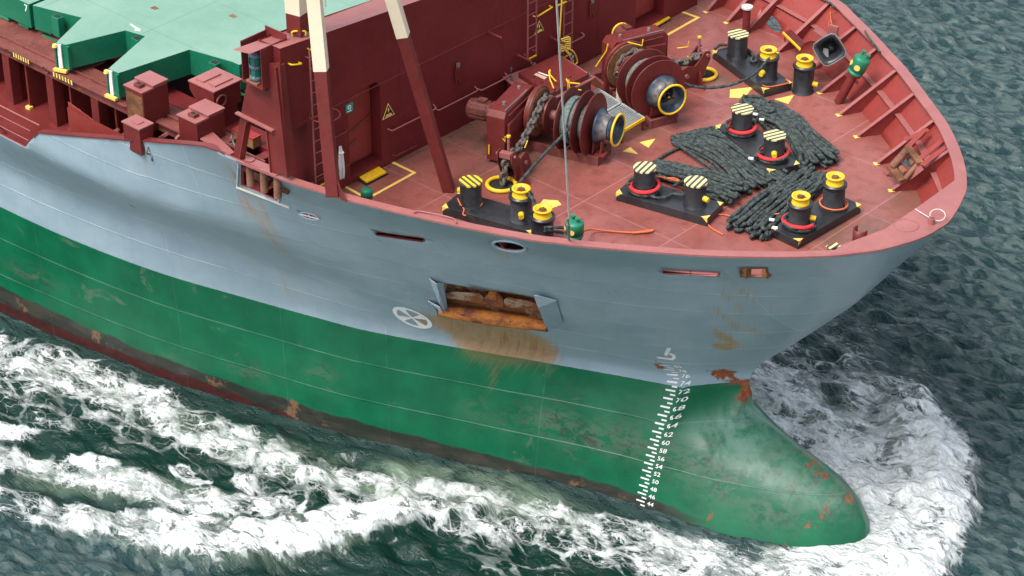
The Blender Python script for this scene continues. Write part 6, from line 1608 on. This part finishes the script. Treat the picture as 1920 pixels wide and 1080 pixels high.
def mat_water():
    m=MT('sea_water',.07,spec=.5); m.b.inputs['IOR'].default_value=1.33
    P=m.tc.outputs['Object']; F=m.attr('foam'); A=m.attr('aer'); G=m.attr('deep')
    # domain warp
    def warp(v,scale,amt):
        nn=m.t.nodes.new('ShaderNodeTexNoise'); nn.inputs['Scale'].default_value=scale; nn.inputs['Detail'].default_value=4; m.L(v,nn.inputs['Vector'])
        s=m.t.nodes.new('ShaderNodeVectorMath'); s.operation='SUBTRACT'; m.L(nn.outputs['Color'],s.inputs[0]); s.inputs[1].default_value=(.5,.5,.5)
        t=m.t.nodes.new('ShaderNodeVectorMath'); t.operation='SCALE'; m.L(s.outputs[0],t.inputs[0]); t.inputs['Scale'].default_value=amt
        a=m.t.nodes.new('ShaderNodeVectorMath'); a.operation='ADD'; m.L(v,a.inputs[0]); m.L(t.outputs[0],a.inputs[1]); return a.outputs[0]
    flat=m.scale(P,(1,1,0)); st=m.scale(flat,(.75,1.25,1),rot=(0,0,R(-15)))
    W1=warp(st,.8,.85); W2=warp(W1,2.6,.36)
    def cell(sc,v):
        o=m.t.nodes.new('ShaderNodeTexVoronoi'); o.feature='DISTANCE_TO_EDGE'; o.inputs['Scale'].default_value=sc; m.L(v,o.inputs['Vector']); return o.outputs['Distance']
    c1=cell(.85,W2); c2=cell(2.1,W2); c3=cell(5.0,W2)
    nf=m.noise(1.3,9,.68,vec=W1); nfine=m.noise(6.5,8,.72,vec=W1); 
    # lace threads get wider with density
    def thread(c,w0,w1):
        wdt=m.math('ADD',w0,m.math('MULTIPLY',m.math('MULTIPLY',F,F),w1)); return m.math('SUBTRACT',1,m.sstep(c,m.math('MULTIPLY',wdt,.4),wdt))
    t1=m.math('MULTIPLY',thread(c1,.02,.26),m.sstep(F,.18,.42)); t2=m.math('MULTIPLY',thread(c2,.0,.19),m.sstep(F,.30,.60)); t3=m.math('MULTIPLY',thread(c3,.0,.20),m.sstep(F,.45,.75))
    lace=m.math('MAXIMUM',t1,m.math('MAXIMUM',m.math('MULTIPLY',t2,.9),m.math('MULTIPLY',t3,.75)))
    brk=m.sstep(m.math('ADD',nf,m.math('MULTIPLY',F,.50)),.66,.96)
    lace=m.math('MULTIPLY',lace,m.math('ADD',.12,m.math('MULTIPLY',brk,.88)))
    body=m.sstep(m.math('ADD',m.math('ADD',m.math('MULTIPLY',m.math('SUBTRACT',nf,.5),1.8),m.math('MULTIPLY',m.math('SUBTRACT',nfine,.5),1.2)),m.math('MULTIPLY',F,1.15)),.74,.96)
    body=m.math('MULTIPLY',body,m.sstep(F,.25,.6))
    foam=m.math('MAXIMUM',m.math('MULTIPLY',lace,m.math('SUBTRACT',1,m.math('MULTIPLY',m.sstep(F,.68,.9),.8))),body)
    foam=m.math('MULTIPLY',foam,m.math('ADD',.72,m.math('MULTIPLY',m.sstep(nfine,.3,.65),.28)),clamp=True)
    # water colour; the lighter ripple tone paints in sky reflection
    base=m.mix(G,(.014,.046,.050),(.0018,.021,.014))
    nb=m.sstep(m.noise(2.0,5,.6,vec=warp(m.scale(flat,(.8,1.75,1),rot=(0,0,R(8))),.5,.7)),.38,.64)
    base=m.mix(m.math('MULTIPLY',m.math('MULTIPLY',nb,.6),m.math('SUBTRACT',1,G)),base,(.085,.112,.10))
    milk=m.math('MULTIPLY',A,m.sstep(m.noise(.9,6,.6,vec=W1),.34,.62))
    base=m.mix(m.math('MULTIPLY',milk,.78),base,(.19,.25,.18))
    colr=m.mix(foam,base,m.mix(m.sstep(nfine,.3,.6),(.62,.68,.65),(.84,.86,.85)))
    m.col(colr)
    r=m.math('ADD',.06,m.math('MULTIPLY',foam,.7)); m.L(r,m.b.inputs['Roughness'])
    sp=m.math('SUBTRACT',.5,m.math('MULTIPLY',foam,.35)); m.L(sp,m.b.inputs['Specular IOR Level'])
    rip=m.scale(flat,(.8,1.75,1),rot=(0,0,R(8)))
    rw=warp(rip,.5,.7)
    b1=m.noise(1.1,3,.5,vec=rw); b2=m.noise(2.0,5,.6,vec=rw); b3=m.noise(10,4,.6,vec=rw)
    rid=m.math('SUBTRACT',1,m.math('ABSOLUTE',m.math('MULTIPLY',m.math('SUBTRACT',b2,.5),4)))
    h=m.math('ADD',m.math('MULTIPLY',b1,.8),m.math('ADD',m.math('MULTIPLY',b2,.75),m.math('ADD',m.math('MULTIPLY',rid,.22),m.math('MULTIPLY',b3,.10))))
    calm=m.math('SUBTRACT',1.5,m.math('MULTIPLY',G,.95)); h=m.math('MULTIPLY',h,calm)
    h=m.math('ADD',h,m.math('MULTIPLY',m.math('MULTIPLY',foam,m.math('ADD',nfine,.4)),.16))
    m.bump(h,1.0,.24)
    return m.m
water()
